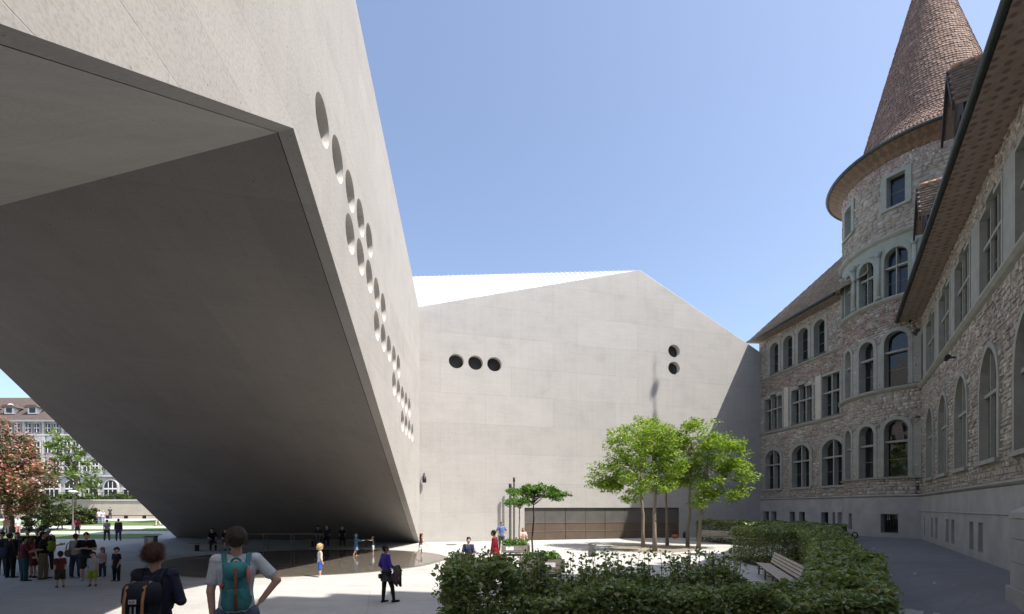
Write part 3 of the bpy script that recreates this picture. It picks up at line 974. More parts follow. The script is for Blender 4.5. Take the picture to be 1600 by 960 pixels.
# pale renewed piers between the first-floor windows of the short facade, and the upper piers of the long one
for uc in (3.52, 7.2):
    b = MB(); b.prism([(uc - .28, 9.5), (uc + .28, 9.5), (uc + .28, 12.9), (uc - .28, 12.9)], frB, -.02, .12); b.build('pier', M['sandstone_new'], old, label='pale renewed stone pier between the windows')
for uc in (1.4, 5.42, 9.35, 13.5, 17.8):
    b = MB(); b.prism([(uc - .55, 10.2), (uc + .55, 10.2), (uc + .55, 13.45), (uc - .55, 13.45)], frD, -.02, .045); b.build('pier', M['sandstone'], old)

# --- rubble facing: every stone its own block, the 300 largest in view as parts
stones = []


def rubble(fr, key, u0, u1, v0, v1, mat, ch=(.13, .25), cw_=(.13, .45), pro=(.01, .085)):
    v = v0
    while v < v1 - .05:
        h = min(random.uniform(*ch), v1 - v)
        if v1 - v - h < .1: h = v1 - v
        u = u0 - random.uniform(0, .3)
        while u < u1:
            w = random.uniform(*cw_) * (1.25 if h > .24 else 1)
            a, c = max(u, u0), min(u + w, u1); u += w
            if c - a < .08: continue
            subs = [(v, v + h)] if h < .17 or random.random() > .4 else [(v, v + h * .48), (v + h * .48, v + h)]
            for (va, vb) in subs:
                if any(inside_open(key, x, y, .35) for x in (a, (a + c) / 2, c) for y in (va, (va + vb) / 2, vb)): continue
                g = random.uniform(.008, .018); p = random.uniform(*pro)
                j = lambda: random.uniform(-.014, .014)
                bk = [fr(a + g, va + g, -.02), fr(c - g, va + g, -.02), fr(c - g, vb - g, -.02), fr(a + g, vb - g, -.02)]
                i_ = .018
                ft = [fr(a + g + i_ + j(), va + g + i_ + j(), p + j()), fr(c - g - i_ + j(), va + g + i_ + j(), p + j()), fr(c - g - i_ + j(), vb - g - i_ + j(), p + j()), fr(a + g + i_ + j(), vb - g - i_ + j(), p + j())]
                cen = Vector(ft[0]); d = (cen - Vector((0, 0, EYE)))
                px = 800 + FPX * cen.x / max(.1, cen.y); py = 793 - FPX * d.z / max(.1, cen.y)
                vis = cen.y > 1 and px < 1600 and 0 < py < 960
                size = (c - a) * (vb - va) / max(1, cen.y ** 2) if vis else 0
                stones.append((size, bk + ft, mat))
        v += h


rubble(frD, 'D', -.6, 21.5, 3.5, 9.85, 'rubble', ch=(.12, .25), cw_=(.12, .46), pro=(.01, .085))
rubble(frD, 'D', -.6, 21.5, 13.45, 14.3, 'rubble', ch=(.12, .2), cw_=(.12, .35))
rubble(frB, 'B', -.2, 9.9, 3.48, 9.2, 'rubble'); rubble(frB, 'B', -.2, 9.9, 9.5, 12.75, 'rubble')
rubble(frB, 'B', -.2, 9.9, 12.75, 14.25, 'frieze', ch=(.12, .2), cw_=(.12, .35)); rubble(frB, 'B', -.2, 9.9, 14.5, 17.95, 'rubble')
a0, a1 = tu(125), tu(242)
rubble(frT, 'T', a0, a1, 3.48, 10.0, 'rubble'); rubble(frT, 'T', a0, a1, 10.3, 14.0, 'rubble')
rubble(frT, 'T', a0, a1, 14.0, 15.75, 'frieze', ch=(.12, .2), cw_=(.12, .3))
rubble(frT, 'T', a0, a1, 20.1, 23.95, 'rubble_pale', ch=(.2, .32)); rubble(frT, 'T', a0, a1, 23.95, 25.0, 'frieze_pale', ch=(.1, .17), cw_=(.1, .22))
stones.sort(key=lambda s: -s[0])
SF = [(4, 5, 6, 7), (0, 1, 5, 4), (1, 2, 6, 5), (2, 3, 7, 6), (3, 0, 4, 7)]
for s in stones[:300]:
    me = bpy.data.meshes.new('stone'); me.from_pydata([tuple(p) for p in s[1]], [], SF); link_mesh('stone', me, M[s[2]], old)
for mn in ('rubble', 'frieze', 'rubble_pale', 'frieze_pale'):
    sel = [s for s in stones[300:] if s[2] == mn]
    if not sel: continue
    V = np.array([p for s in sel for p in s[1]]); F = np.array([[i * 8 + k for k in f] for i in range(len(sel)) for f in SF])
    tag(mesh_np('stone_facing', V, F, M[mn], old), kind='stuff')

# --- eaves, gutters, roofs
def eave(fr, u0, u1, v, over, thick, mat, gut=.11):
    b = MB(); b.prism([(u0, v), (u1, v), (u1, v + thick), (u0, v + thick)], fr, -.1, over); o = b.build('eave', M[mat], old)
    org = ORG[old.name]
    f0 = Vector(fr(0, 0, 0)); U = (Vector(fr(1, 0, 0)) - f0); Nn = (Vector(fr(0, 0, 1)) - f0)
    add_uv(o, lambda c: ((c + org - f0).dot(U), (c + org - f0).dot(Nn)))
    b = MB(); b.tube([fr(u0 - .05, v + thick * .6, over + gut), fr(u1 + .05, v + thick * .6, over + gut)], gut, 10); b.build('gutter', M['gutter'], old, True)
    for i in range(0):
        uu = u0 + (u1 - u0) * (i + .5) / nb
        b = MB(); b.prism([(uu - .05, v - .10), (uu + .05, v - .10), (uu + .05, v + .02), (uu - .05, v + .02)], fr, .0, over - .12); b.build('bracket', M['eave_plain'], old)


M['eave_plain'] = simple('eave_plain', (.22, .145, .09), .8, .2, 4.0)
eave(frD, -1.5, 34, 14.3, 1.1, .14, 'eave_paint')
eave(frB, -.4, 9.9, 17.95, 1.0, .14, 'eave_paint')
b = MB(); b.lathe([(TR + .02, 24.75), (TR + .25, 25.0), (5.55, 25.32), (5.78, 25.4), (5.78, 25.5)], 64, TC); o = b.build('eave', M['eave_paint_tower'], old, True)
add_uv(o, lambda c: (math.atan2(c.y + 31 - TC.y, c.x + 24 - TC.x) * 5.3, c.z * 1.2))
b = MB(); b.tube([(TC.x + 5.84 * math.cos(2 * math.pi * i / 64), TC.y + 5.84 * math.sin(2 * math.pi * i / 64), 25.47) for i in range(65)], .11, 8, False); b.build('gutter', M['gutter'], old, True)

# conical tower roof with a flared foot, laid tile by tile
cone_prof = [(5.86, 25.5), (4.9, 26.05), (4.2, 26.75), (3.72, 27.7), (0.05, 40.9)]
b = MB(); b.lathe([(r - .04, z) for r, z in cone_prof], 48, TC); cone = b.build('tower_roof', M['tile'], old, True)


def prof_at(s, prof):
    for (r0, z0), (r1, z1) in zip(prof, prof[1:]):
        l = math.hypot(r1 - r0, z1 - z0)
        if s <= l: return r0 + (r1 - r0) * s / l, z0 + (z1 - z0) * s / l, (r1 - r0) / l, (z1 - z0) / l
        s -= l
    return prof[-1][0], prof[-1][1], 0, 1


L_ = sum(math.hypot(c[0] - a[0], c[1] - a[1]) for a, c in zip(cone_prof, cone_prof[1:]))
V = []; F = []; s = 0.0; row = 0
while s < L_ - .1:
    r, z, dr, dz = prof_at(s, cone_prof); ex = .19
    r2, z2, _, _ = prof_at(min(L_, s + ex * 1.35), cone_prof)
    n = max(6, int(2 * math.pi * r / .19)); off = (row % 2) * .5
    for k in range(n):
        t0 = (k + off + .04) / n * 2 * math.pi; t1 = (k + off + .96) / n * 2 * math.pi; tm = (t0 + t1) / 2
        if math.cos(tm - R(229)) < -.35: continue
        o = len(V); lift = .05 + random.uniform(-.012, .012); ro = dz * lift; zo = -dr * lift
        zd = random.uniform(-.02, .02)
        pts = [(r + ro, z + zo + zd, t0), (r + ro, z + zo + zd - .03, tm), (r + ro, z + zo + zd, t1), (r2 + .008, z2, t1), (r2 + .008, z2, t0), (r + ro - dz * .05, z + zo + zd + dr * .05, t0), (r + ro - dz * .05, z + zo + zd - .03 + dr * .05, tm), (r + ro - dz * .05, z + zo + zd + dr * .05, t1)]
        V.extend([(TC.x + a * math.cos(t), TC.y + a * math.sin(t), zz) for a, zz, t in pts])
        F.extend([(o, o + 1, o + 3, o + 4), (o + 1, o + 2, o + 3, o + 3), (o + 5, o + 6, o + 1, o), (o + 6, o + 7, o + 2, o + 1)])
    s += ex; row += 1
F = [f for f in F]
b = MB(); b.v = [tuple(p) for p in V]; b.f = [list(dict.fromkeys(f)) for f in F]; b.mi = [0] * len(b.f)
me = bpy.data.meshes.new('roof_tile'); me.from_pydata(b.v, [], b.f); tag(link_mesh('roof_tile', me, M['tile'], cone), kind='stuff')
# finial
b = MB(); b.lathe([(.16, -.3), (.14, 0.3), (.07, .5), (.06, 1.9), (.12, 2.0), (.25, 2.2), (.30, 2.5), (.22, 2.8), (.1, 3.0), (.05, 3.2), (.035, 4.4), (.10, 4.5), (.03, 4.62), (.02, 5.6), (0, 5.6)], 14, (TC.x, TC.y, 40.9)); b.build('finial', M['gutter'], old, True)


def tiled_plane(o, U, S, ulen, slen, keep, mat, parent, name='roof_tile', tw=.2, ex=.2):
    """rows of lapped tiles on a plane: origin o at the eave, U along it, S up the slope"""
    o = Vector(o); U = Vector(U).normalized(); S = Vector(S).normalized(); Nn = U.cross(S)
    if Nn.z < 0: Nn = -Nn
    V = []; F = []
    for j in range(int(slen / ex)):
        for i in range(int(ulen / tw)):
            u = (i + .5 * (j % 2)) * tw; s = j * ex
            if not keep(u, s): continue
            l = .035 + random.uniform(-.01, .012)
            k = len(V)
            pts = [(u + .006, s, l), (u + tw - .006, s, l), (u + tw - .006, s + ex * 1.3, .004), (u + .006, s + ex * 1.3, .004), (u + .006, s + .004, l - .04), (u + tw - .006, s + .004, l - .04)]
            V.extend([tuple(o + U * a + S * c + Nn * e) for a, c, e in pts]); F.extend([(k, k + 1, k + 2, k + 3), (k + 4, k + 5, k + 1, k)])
    if V:
        tag(mesh_np(name, V, F, M[mat], parent), kind='stuff')


# roof over the short facade: hipped at its far end
eo = Vector(frB(-.4, 18.12, 1.08)); ub = Vector(frB(1, 0, 0)) - Vector(frB(0, 0, 0)); nb_ = Vector(frB(0, 0, 1)) - Vector(frB(0, 0, 0))
sb = (-nb_ * math.cos(R(50)) + Vector((0, 0, 1)) * math.sin(R(50)))
b = MB(); T1 = eo + ub * 9 + sb * 9.0; T2 = eo + ub * 13 + sb * 9.0; E2 = eo + ub * 13
b.add([eo, E2, T2, T1], [(0, 1, 2, 3)]); b.add([eo, T1, eo - nb_ * 12.5], [(0, 1, 2)]); rb = b.build('short_wing_roof', M['tile_grey'], old)
tiled_plane(eo, ub, sb, 11.5, 9, lambda u, s: s < u, 'tile_grey', rb)
# roof over the long facade with its dormers
ud = Vector(frD(1, 0, 0)) - Vector(frD(0, 0, 0)); nd = Vector(frD(0, 0, 1)) - Vector(frD(0, 0, 0))
sd = (-nd * math.cos(R(54)) + Vector((0, 0, 1)) * math.sin(R(54)))
eo = Vector(frD(-1.2, 14.5, 1.1))
b = MB(); b.add([eo, eo + ud * 35, eo + ud * 35 + sd * 10.5, eo + sd * 10.5], [(0, 1, 2, 3)])
b.add([eo + sd * 10.5, eo + ud * 35 + sd * 10.5, eo + ud * 35 - nd * 14, eo - nd * 14], [(0, 1, 2, 3)])
rd = b.build('long_wing_roof', M['tile_grey'], old)
for k, uc in enumerate((9.2, 16.5, 23.8)):
    zb, za = 16.1, 17.6; nf = 1.28; hw = .95
    dm = MB()
    dm.prism([(uc - .75, 14.5), (uc + .75, 14.5), (uc + .75, zb), (uc, za - .12), (uc - .75, zb)], frD, -1.6, nf - .3)
    d = dm.build('dormer', M['dark_wood'], old)
    b = MB()
    for sgn in (-1, 1):
        for q in range(4):
            a0_, b0_ = q / 4, (q + 1) / 4
            b.prism([(uc + sgn * hw * a0_, za - (za - zb + .25) * a0_), (uc + sgn * hw * b0_, za - (za - zb + .25) * b0_), (uc + sgn * hw * b0_, za - (za - zb + .25) * b0_ + .13), (uc + sgn * hw * a0_, za - (za - zb + .25) * a0_ + .13)], frD, -2.4, nf - .05)
    b.build('dormer_roof', M['tile_grey'], d)
    b = MB()
    for sgn in (-1, 1):
        b.prism([(uc, za - .15), (uc + sgn * (hw + .05), zb - .45), (uc + sgn * (hw + .05), zb - .2), (uc, za + .1)], frD, nf - .05, nf + .02)
    b.build('bargeboard', M['dark_wood'], d)
    for q in range(9):
        b = MB(); p = Vector(frD(uc, za + .12, nf - .1 - q * .3)); p2 = Vector(frD(uc, za + .15, nf - .45 - q * .3))
        b.tube([p, p2], [.11, .09], 8); b.build('ridge_tile', M['tile_ridge'], d, True)
    f0 = Vector(frD(uc, za + .14, nf)); 
    sl = math.hypot(hw, za - zb + .25)
    for sgn in (-1, 1):
        dv = (ud * sgn * hw - Vector((0, 0, za - zb + .25))).normalized()
        tiled_plane(f0 + dv * sl, -nd, -dv, 2.3, sl, lambda u, s: True, 'tile_grey', d, tw=.17, ex=.17)
    w = MB(); w.prism([(uc - .4, 14.9), (uc + .4, 14.9), (uc + .4, 15.8), (uc - .4, 15.8)], frD, nf - .31, nf - .28); w.build('pane', M['glass'], d)
# downpipe in the corner of tower and facade, with hopper, brackets and shoe
cp = Vector((25.2, 29.7, 0)) + ud * .05 + nd * .22
dp = thing('downpipe', 'dark full-height downpipe in the corner between stair tower and long facade', 'pipe', (cp.x, cp.y, .7))
b = MB(); b.tube([cp + Vector((0, 0, .7)), cp + Vector((0, 0, 5.2))], .14, 12); b.build('lower_pipe', M['pipe'], dp, True)
b = MB(); b.tube([cp + Vector((0, 0, 5.2)), cp + Vector((0, 0, 13.6)), cp + nd * .4 + Vector((0, 0, 14.25))], .085, 12); b.build('upper_pipe', M['pipe'], dp, True)
for z_ in (5.2, 8.2, 11.4, 2.6):
    b = MB(); b.lathe([(.10, -.06), (.18, -.04), (.18, .04), (.10, .06)], 12, cp + Vector((0, 0, z_))); b.build('bracket', M['pipe'], dp)
b = MB(); b.lathe([(.10, -.25), (.24, .05), (.24, .2)], 12, cp + Vector((0, 0, 13.4))); b.build('hopper', M['pipe'], dp)
# security camera on the long facade
c0 = Vector(frD(10.2, 9.25, .05)); sc_ = thing('security_camera', 'small dark security camera fixed to the rubble wall below the ledge', 'camera', c0)
b = MB(); b.bar(c0, c0 + nd * .3, .06, .06); b.build('bracket', M['iron'], sc_)
b = MB(); b.tube([c0 + nd * .3 - ud * .22, c0 + nd * .3 + ud * .24], [.09, .11], 10); b.build('housing', M['iron'], sc_)
# stepped ashlar buttress at the near end of the long facade, block by block
bt = thing('stone_buttress', 'pale ashlar buttress projecting from the plinth at the right edge', 'buttress', (10.6, 9.0, .72))
u_b = (29.7 - 9.3) * 1.2009
for j, (z0, z1) in enumerate(((.6, 1.02), (1.03, 1.52), (1.53, 2.0), (2.01, 2.42))):
    n0 = 1.52 - (.06 if j else 0)
    cuts = [u_b - (.06 if j == 0 else 0), u_b + (.9 if j % 2 else 1.5), u_b + (2.1 if j % 2 else 2.9), u_b + 4.4]
    for a, c in zip(cuts, cuts[1:]):
        b = MB(); b.prism([(a + .006, z0), (c - .006, z0), (c - .006, z1), (a + .006, z1)], frD, .05, n0); o = b.build('block', M['plinth_pale'] if 'plinth_pale' in M else M['plinth'], bt)
b = MB()
b.add([frD(u_b - .02, 2.43, .05), frD(u_b - .02, 2.43, 1.48), frD(u_b - .02, 2.55, 1.48), frD(u_b - .02, 3.3, .05), frD(u_b + 4.4, 2.43, .05), frD(u_b + 4.4, 2.43, 1.48), frD(u_b + 4.4, 2.55, 1.48), frD(u_b + 4.4, 3.3, .05)], [(0, 1, 2, 3), (7, 6, 5, 4), (1, 5, 6, 2), (2, 6, 7, 3), (0, 4, 5, 1)])
b.build('weathering', M['plinth'], bt)

# the high main wing of the museum behind and beside the camera; its cornice throws the scalloped shadow
gt = thing('museum_main_wing', 'tall stone main wing of the museum behind the viewer, with scalloped parapet', 'building', (20, 0, 0))
foot = [(9.3, 5.2), (14.1, 6.5), (20.7, 12.3), (23.3, 14.0), (36, 10), (34, -16), (9.3, -16)]
mpF = lambda u, v, n: (u, v, n)
b = MB(); b.prism(foot, mpF, 0, 29.3); b.build('wall', M['mortar'], gt)
for (p, q) in zip(foot[:4] + [foot[-1]], foot[1:4] + [foot[4], foot[0]]):
    p, q = Vector((*p, 0)), Vector((*q, 0))
    if (q - p).length > 18: nseg = 6
    else: nseg = max(2, int((q - p).length / 1.5))
    b = MB()
    pts = []
    for i in range(nseg * 8 + 1):
        t = i / (nseg * 8); pts.append((t * (q - p).length, 29.3 + .78 + .72 * math.cos(i / 8 * 2 * math.pi)))
    poly = [(0, 29.3)] + pts + [((q - p).length, 29.3)]
    d = (q - p).normalized(); nn = Vector((d.y, -d.x, 0))
    b.prism(poly, lambda u, v, n: tuple(p + d * u + nn * n + Vector((0, 0, v))), -.35, 0.0); b.build('parapet', M['sandstone'], gt)

# unseen wing closing the court behind the viewer, added to darken foreground and soffit
ww = thing('unseen_rear_wing', 'unseen stone wing added behind the viewer, closing the court to shade it', 'building', (-14, -14, 0))
b = MB(); b.box((-15.5, -20, 5.5), (49, 14, 11)); b.build('wall', M['mortar'], ww)
b = MB(); b.add([(-40.5, -12.4, 11), (9.4, -12.4, 11), (9.4, -20, 16), (-40.5, -20, 16), (9.4, -27.6, 11), (-40.5, -27.6, 11)], [(0, 1, 2, 3), (3, 2, 4, 5), (0, 3, 5), (1, 4, 2)]); b.build('roof', M['tile_grey'], ww)
frR = flat_frame((-40, -13.0, 0), (1, 0, 0), (0, 1, 0))
for k in range(11):
    for z_ in (2.2, 6.6):
        b = MB(); uu = 2.6 + k * 4.3; b.prism([(uu - .9, z_), (uu + .9, z_), (uu + .9, z_ + 2.2)] + [(uu + .9 * math.cos(math.pi * i / 8), z_ + 2.2 + .9 * math.sin(math.pi * i / 8)) for i in range(1, 8)] + [(uu - .9, z_ + 2.2)], frR, -.05, .05); b.build('window', M['glass'], ww)
# ================================================================== foliage
def leaf_quads(C, size, up=.3, aspect=.5, seed=0, fold=False):
    """C (n,3) centres -> vertices and faces of leaf shaped faces with random orientation"""
    g = np.random.default_rng(seed); n = len(C)
    d = g.normal(size=(n, 3)); d[:, 2] *= .6; d /= np.linalg.norm(d, axis=1)[:, None]
    nn = g.normal(size=(n, 3)); nn[:, 2] += up * 2.5
    s = np.cross(d, nn); s /= np.linalg.norm(s, axis=1)[:, None] + 1e-9
    nn = np.cross(s, d)
    L = (size * g.uniform(.5, 1.5, n))[:, None]; W = L * aspect
    if not fold:
        V = np.stack([C - d * L / 2, C + s * W / 2 + d * L * .05, C + d * L / 2, C - s * W / 2 + d * L * .05], 1).reshape(-1, 3)
        F = np.arange(n * 4).reshape(n, 4)
    else:
        lift = nn * L * .10
        V = np.stack([C - d * L / 2, C + s * W / 2 - d * L * .12 + lift, C + s * W * .38 + d * L * .2 + lift, C + d * L / 2 - lift * .6, C - s * W * .38 + d * L * .2 + lift, C - s * W / 2 - d * L * .12 + lift], 1).reshape(-1, 3)
        a = np.arange(n)[:, None] * 6
        F = np.concatenate([a + np.array([[0, 1, 2, 3]]), a + np.array([[0, 3, 4, 5]])], 0)
    return V, F


def clumps(lobes, per, r_cl, leaves, g):
    C = []; cen = []
    for (c, r) in lobes:
        vol = r[0] * r[1] * r[2]
        for _ in range(max(6, int(per * vol))):
            d = g.normal(size=3); d /= np.linalg.norm(d)
            p = np.array(c) + d * np.array(r) * g.uniform(.25, 1) ** .5 * g.uniform(.85, 1.12)
            cen.append(p)
            k = int(leaves * g.uniform(.5, 1.4))
            q = g.normal(size=(k, 3)); q /= np.linalg.norm(q, axis=1)[:, None] + 1e-9
            q *= (g.uniform(0, 1, k) ** .45)[:, None] * r_cl * g.uniform(.7, 1.3)
            q[:, 2] *= .62
            C.append(p + q)
    return np.concatenate(C), np.array(cen)


def tree(name, label, base, top, tr, lobes, leaf, per=15.5, r_cl=.50, leaves=64, mat='leaf_bright', bark='bark_pale', group=None, seed=1, lean=(0, 0), blossom=None, nb=9, fork=.6):
    g = np.random.default_rng(seed)
    base = Vector(base)
    t = thing(name, label, 'tree', base, group)
    C, cen = clumps(lobes, per, r_cl, leaves, g)
    V, F = leaf_quads(C, leaf, .35, .45, seed)
    crown = mesh_np('crown', V, F, M[mat], t)
    if blossom:
        keep = cen[g.uniform(size=len(cen)) < blossom]
        Cb = np.concatenate([p + g.normal(size=(40, 3)) * np.array([.30, .30, .36]) * (leaf / .3) + np.array([0, -.15, .3]) for p in keep])
        V, F = leaf_quads(Cb, leaf * .55, .2, .8, seed + 5)
        mesh_np('blossom', V, F, M['blossom'], t)
    b = MB(); tp = Vector(top)
    path = [base - Vector((0, 0, .1))]; n = 6
    for i in range(1, n + 1):
        k = i / n
        path.append(base.lerp(tp, k) + Vector((g.normal() * tr * .3, g.normal() * tr * .3, 0)) * (1 if i < n else 0))
    rad = [tr * 1.35] + [tr * (1.0 - .5 * i / n) for i in range(1, n + 1)]
    b.tube(path, rad, 9)
    trunk = b.build('trunk', M[bark], t, True)
    b = MB()
    sel = cen[g.permutation(len(cen))[:nb]]
    for p in sel:
        p = Vector(p); k = g.uniform(fork, 1.0)
        s = path[1].lerp(tp, k)
        hgt = (p - s).length
        mid = s.lerp(p, .45) + Vector((g.normal() * .1, g.normal() * .1, hgt * .10))
        b.tube([s, s.lerp(mid, .5) + Vector((0, 0, -.02 * hgt)), mid, p], [tr * .42, tr * .33, tr * .24, tr * .07], 6)
        for _ in range(2):
            q = Vector(cen[g.integers(len(cen))])
            if (q - mid).length < hgt * .9: b.tube([mid, mid.lerp(q, .5) + Vector((0, 0, .05)), q], [tr * .18, tr * .12, tr * .04], 5)
    b.build('limbs', M[bark], trunk, True, kind='stuff')
    return t


def T3(px, y, Y): return ((px - 800) / FPX * Y, Y, EYE + (793 - y) / FPX * Y)


tg = 'young trees in the paved courtyard'
tree('courtyard_tree', 'leftmost courtyard tree, slender pale trunk, crown reaching far left', (8.63, 31.8, 0), (8.4, 31.8, 6.4), .115,
     [(T3(947, 745, 31.8), (1.43, 1.43, 1.00)), (T3(985, 697, 31.8), (1.64, 1.65, 1.47)), (T3(985, 775, 31.4), (1.0, 1.0, .5)), (T3(940, 759, 31.6), (.9, .9, .45)), (T3(975, 755, 31.6), (1.59, 1.32, 0.83)), (T3(1008, 672, 32), (1.06, 1.10, 0.94))], .19, group=tg, seed=3)
tree('courtyard_tree', 'courtyard tree with the frontmost trunk, second from the left', (8.57, 29.0, 0), (8.6, 29.2, 6.6), .125,
     [(T3(1022, 685, 29), (1.43, 1.43, 1.30)), (T3(1005, 742, 28.7), (1.27, 1.21, 0.89)), (T3(1040, 762, 28.8), (1.0, 1.0, .6)), (T3(1045, 722, 29), (1.17, 1.21, 1.06))], .19, group=tg, seed=4)
tree('courtyard_tree', 'thin courtyard tree in the middle of the clump, set farthest back', (10.7, 33.3, 0), (10.6, 33.3, 6.6), .10,
     [(T3(1042, 692, 33.3), (1.48, 1.43, 1.42)), (T3(1056, 742, 33.3), (1.27, 1.32, 1.06))], .19, group=tg, seed=5)
tree('courtyard_tree', 'courtyard tree with tall straight trunk, second from the right', (11.75, 32.3, 0), (12.0, 32.3, 6.6), .11,
     [(T3(1088, 689, 32.3), (1.48, 1.54, 1.47)), (T3(1075, 737, 32), (1.38, 1.32, 1.06))], .19, group=tg, seed=6)
tree('courtyard_tree', 'rightmost courtyard tree, forked trunk, broad crown overhanging the bench', (11.95, 31.0, 0), (12.5, 31.0, 5.6), .12,
     [(T3(1128, 707, 31), (1.54, 1.54, 1.30)), (T3(1150, 769, 30.8), (.9, .9, .45)), (T3(1125, 779, 30.8), (1.0, 1.0, .5)), (T3(1150, 742, 31), (1.27, 1.43, 0.94)), (T3(1112, 762, 30.6), (1.22, 1.21, 0.77)), (T3(1092, 785, 30.6), (0.74, 0.77, 0.41))], .19, group=tg, seed=7)
# two pollarded planes in planters
pg = 'small clipped trees growing in planters'
tree('clipped_tree', 'flat-topped clipped tree on the nearer planter, wide green umbrella crown', (.80, 18.75, .5), (.84, 18.75, 3.05), .045,
     [((.6, 18.75, 3.28), (.6, .65, .20)), ((1.25, 18.75, 3.22), (.7, .6, .20)), ((.15, 18.8, 3.25), (.35, .5, .17)), ((1.85, 18.7, 3.12), (.42, .4, .16)), ((.85, 18.7, 3.42), (.5, .5, .12))], .13, per=330, r_cl=.16, leaves=38, mat='leaf_plane', bark='bark', group=pg, seed=8, nb=16, fork=.85)
tree('clipped_tree', 'lower clipped tree on the wheeled planter farther back', (.40, 26.7, .5), (.40, 26.7, 2.75), .05,
     [((.05, 26.7, 2.93), (.62, .6, .18)), ((.75, 26.7, 2.92), (.55, .6, .18)), ((.4, 26.7, 3.05), (.5, .5, .14))], .13, per=330, r_cl=.16, leaves=38, mat='leaf_plane', bark='bark_pale', group=pg, seed=9, nb=12, fork=.85)


def in_poly(x, y, P):
    r = False; j = len(P) - 1
    for i in range(len(P)):
        if (P[i][1] > y) != (P[j][1] > y) and x < (P[j][0] - P[i][0]) * (y - P[i][1]) / (P[j][1] - P[i][1]) + P[i][0]: r = not r
        j = i
    return r


def edge_dist(x, y, P):
    best = 9
    for i in range(len(P)):
        a = P[i]; c = P[(i + 1) % len(P)]
        dx, dy = c[0] - a[0], c[1] - a[1]; t = max(0, min(1, ((x - a[0]) * dx + (y - a[1]) * dy) / (dx * dx + dy * dy)))
        best = min(best, math.hypot(x - a[0] - t * dx, y - a[1] - t * dy))
    return best


def hedge(name, label, P, ztop, n, leaf, seed, holes=None, shoots=(), zlow=.05, topw=.14, leafm='leaf_hedge'):
    g = np.random.default_rng(seed)
    xs = [p[0] for p in P]; ys = [p[1] for p in P]
    cx, cy = sum(xs) / len(xs), sum(ys) / len(ys)
    t = thing(name, label, 'hedge', (cx, cy, gz(cx, cy)), 'hedges round the courtyard')
    ph = g.uniform(0, 6, 6); C = []; got = 0
    gzv = np.vectorize(gz); ztv = np.vectorize(ztop)
    while got < n:
        m_ = 60000
        x = g.uniform(min(xs), max(xs), m_); y = g.uniform(min(ys), max(ys), m_)
        ins = np.zeros(m_, bool); e = np.full(m_, 9.0)
        for k in range(len(P)):
            a, c_ = P[k], P[k - 1]
            if a[1] != c_[1]:
                ins ^= ((a[1] > y) != (c_[1] > y)) & (x < (c_[0] - a[0]) * (y - a[1]) / (c_[1] - a[1]) + a[0])
            dx, dy = c_[0] - a[0], c_[1] - a[1]; tt = np.clip(((x - a[0]) * dx + (y - a[1]) * dy) / (dx * dx + dy * dy), 0, 1)
            e = np.minimum(e, np.hypot(x - a[0] - tt * dx, y - a[1] - tt * dy))
        u = g.uniform(size=m_); top = u < topw
        ok = ins & (top | (g.uniform(size=m_) < np.exp(-e / .13) + .05))
        x, y, e, top = x[ok], y[ok], e[ok], top[ok]
        z0 = gzv(x, y)
        zt_ = ztv(x, y) + .15 * (.5 * np.sin(2.1 * x + ph[0]) * np.sin(1.7 * y + ph[1]) + .5 * np.sin(4.7 * x + ph[2] + 1.3 * y) * np.sin(3.9 * y + ph[3]))
        z = np.where(top, zt_ - np.abs(g.normal(size=len(x))) * .14, z0 + zlow + g.uniform(size=len(x)) * (zt_ - z0))
        if holes is not None:
            k = ~holes(x, y, z, g); x, y, z = x[k], y[k], z[k]
        C.append(np.stack([x + g.normal(size=len(x)) * .05, y + g.normal(size=len(x)) * .05, z], 1)); got += len(x)
    C = np.concatenate(C)[:n]
    V, F = leaf_quads(C, leaf, .45, .58, seed, True)
    mesh_np('foliage', V, F, M[leafm], t)
    # stems inside
    b = MB(); k = 0
    area = (max(xs) - min(xs)) * (max(ys) - min(ys))
    while k < min(260, int(area * 9)):
        x = g.uniform(min(xs), max(xs)); y = g.uniform(min(ys), max(ys))
        if not in_poly(x, y, P): k += .2; continue
        z0 = gz(x, y); h = (ztop(x, y) - z0) * g.uniform(.75, 1.0); q = Vector((x, y, z0)); k += 1
        p2 = q + Vector((g.normal() * .06, g.normal() * .06, h * .5)); p3 = p2 + Vector((g.normal() * .1, g.normal() * .1, h * .48))
        b.tube([q, p2, p3], [.011, .008, .003], 4)
    LS = []
    for (x, y, h) in shoots:
        z0 = ztop(x, y) - .35; q = Vector((x, y, z0)); p = [q]
        nseg = 4; w = Vector((g.normal() * .05, g.normal() * .04, 0))
        for i in range(nseg): p.append(p[-1] + Vector((w.x / nseg + g.normal() * .012, w.y / nseg + g.normal() * .012, (h + .35) / nseg)))
        b.tube(p, [.008, .007, .006, .004, .002], 5)
        for i in range(int(26 * (h + .2) / .4)):
            s = g.uniform(.05, 1) ** .8 * nseg; i0 = min(int(s), nseg - 1); c = p[i0].lerp(p[i0 + 1], s - i0)
            LS.append((c.x + g.normal() * .045, c.y + g.normal() * .045, c.z + g.normal() * .02))
    b.build('stems', M['bark'], t, kind='stuff')
    if LS:
        V, F = leaf_quads(np.array(LS), leaf * .95, .3, .6, seed + 1, True); mesh_np('shoots', V, F, M[leafm], t)
    return t


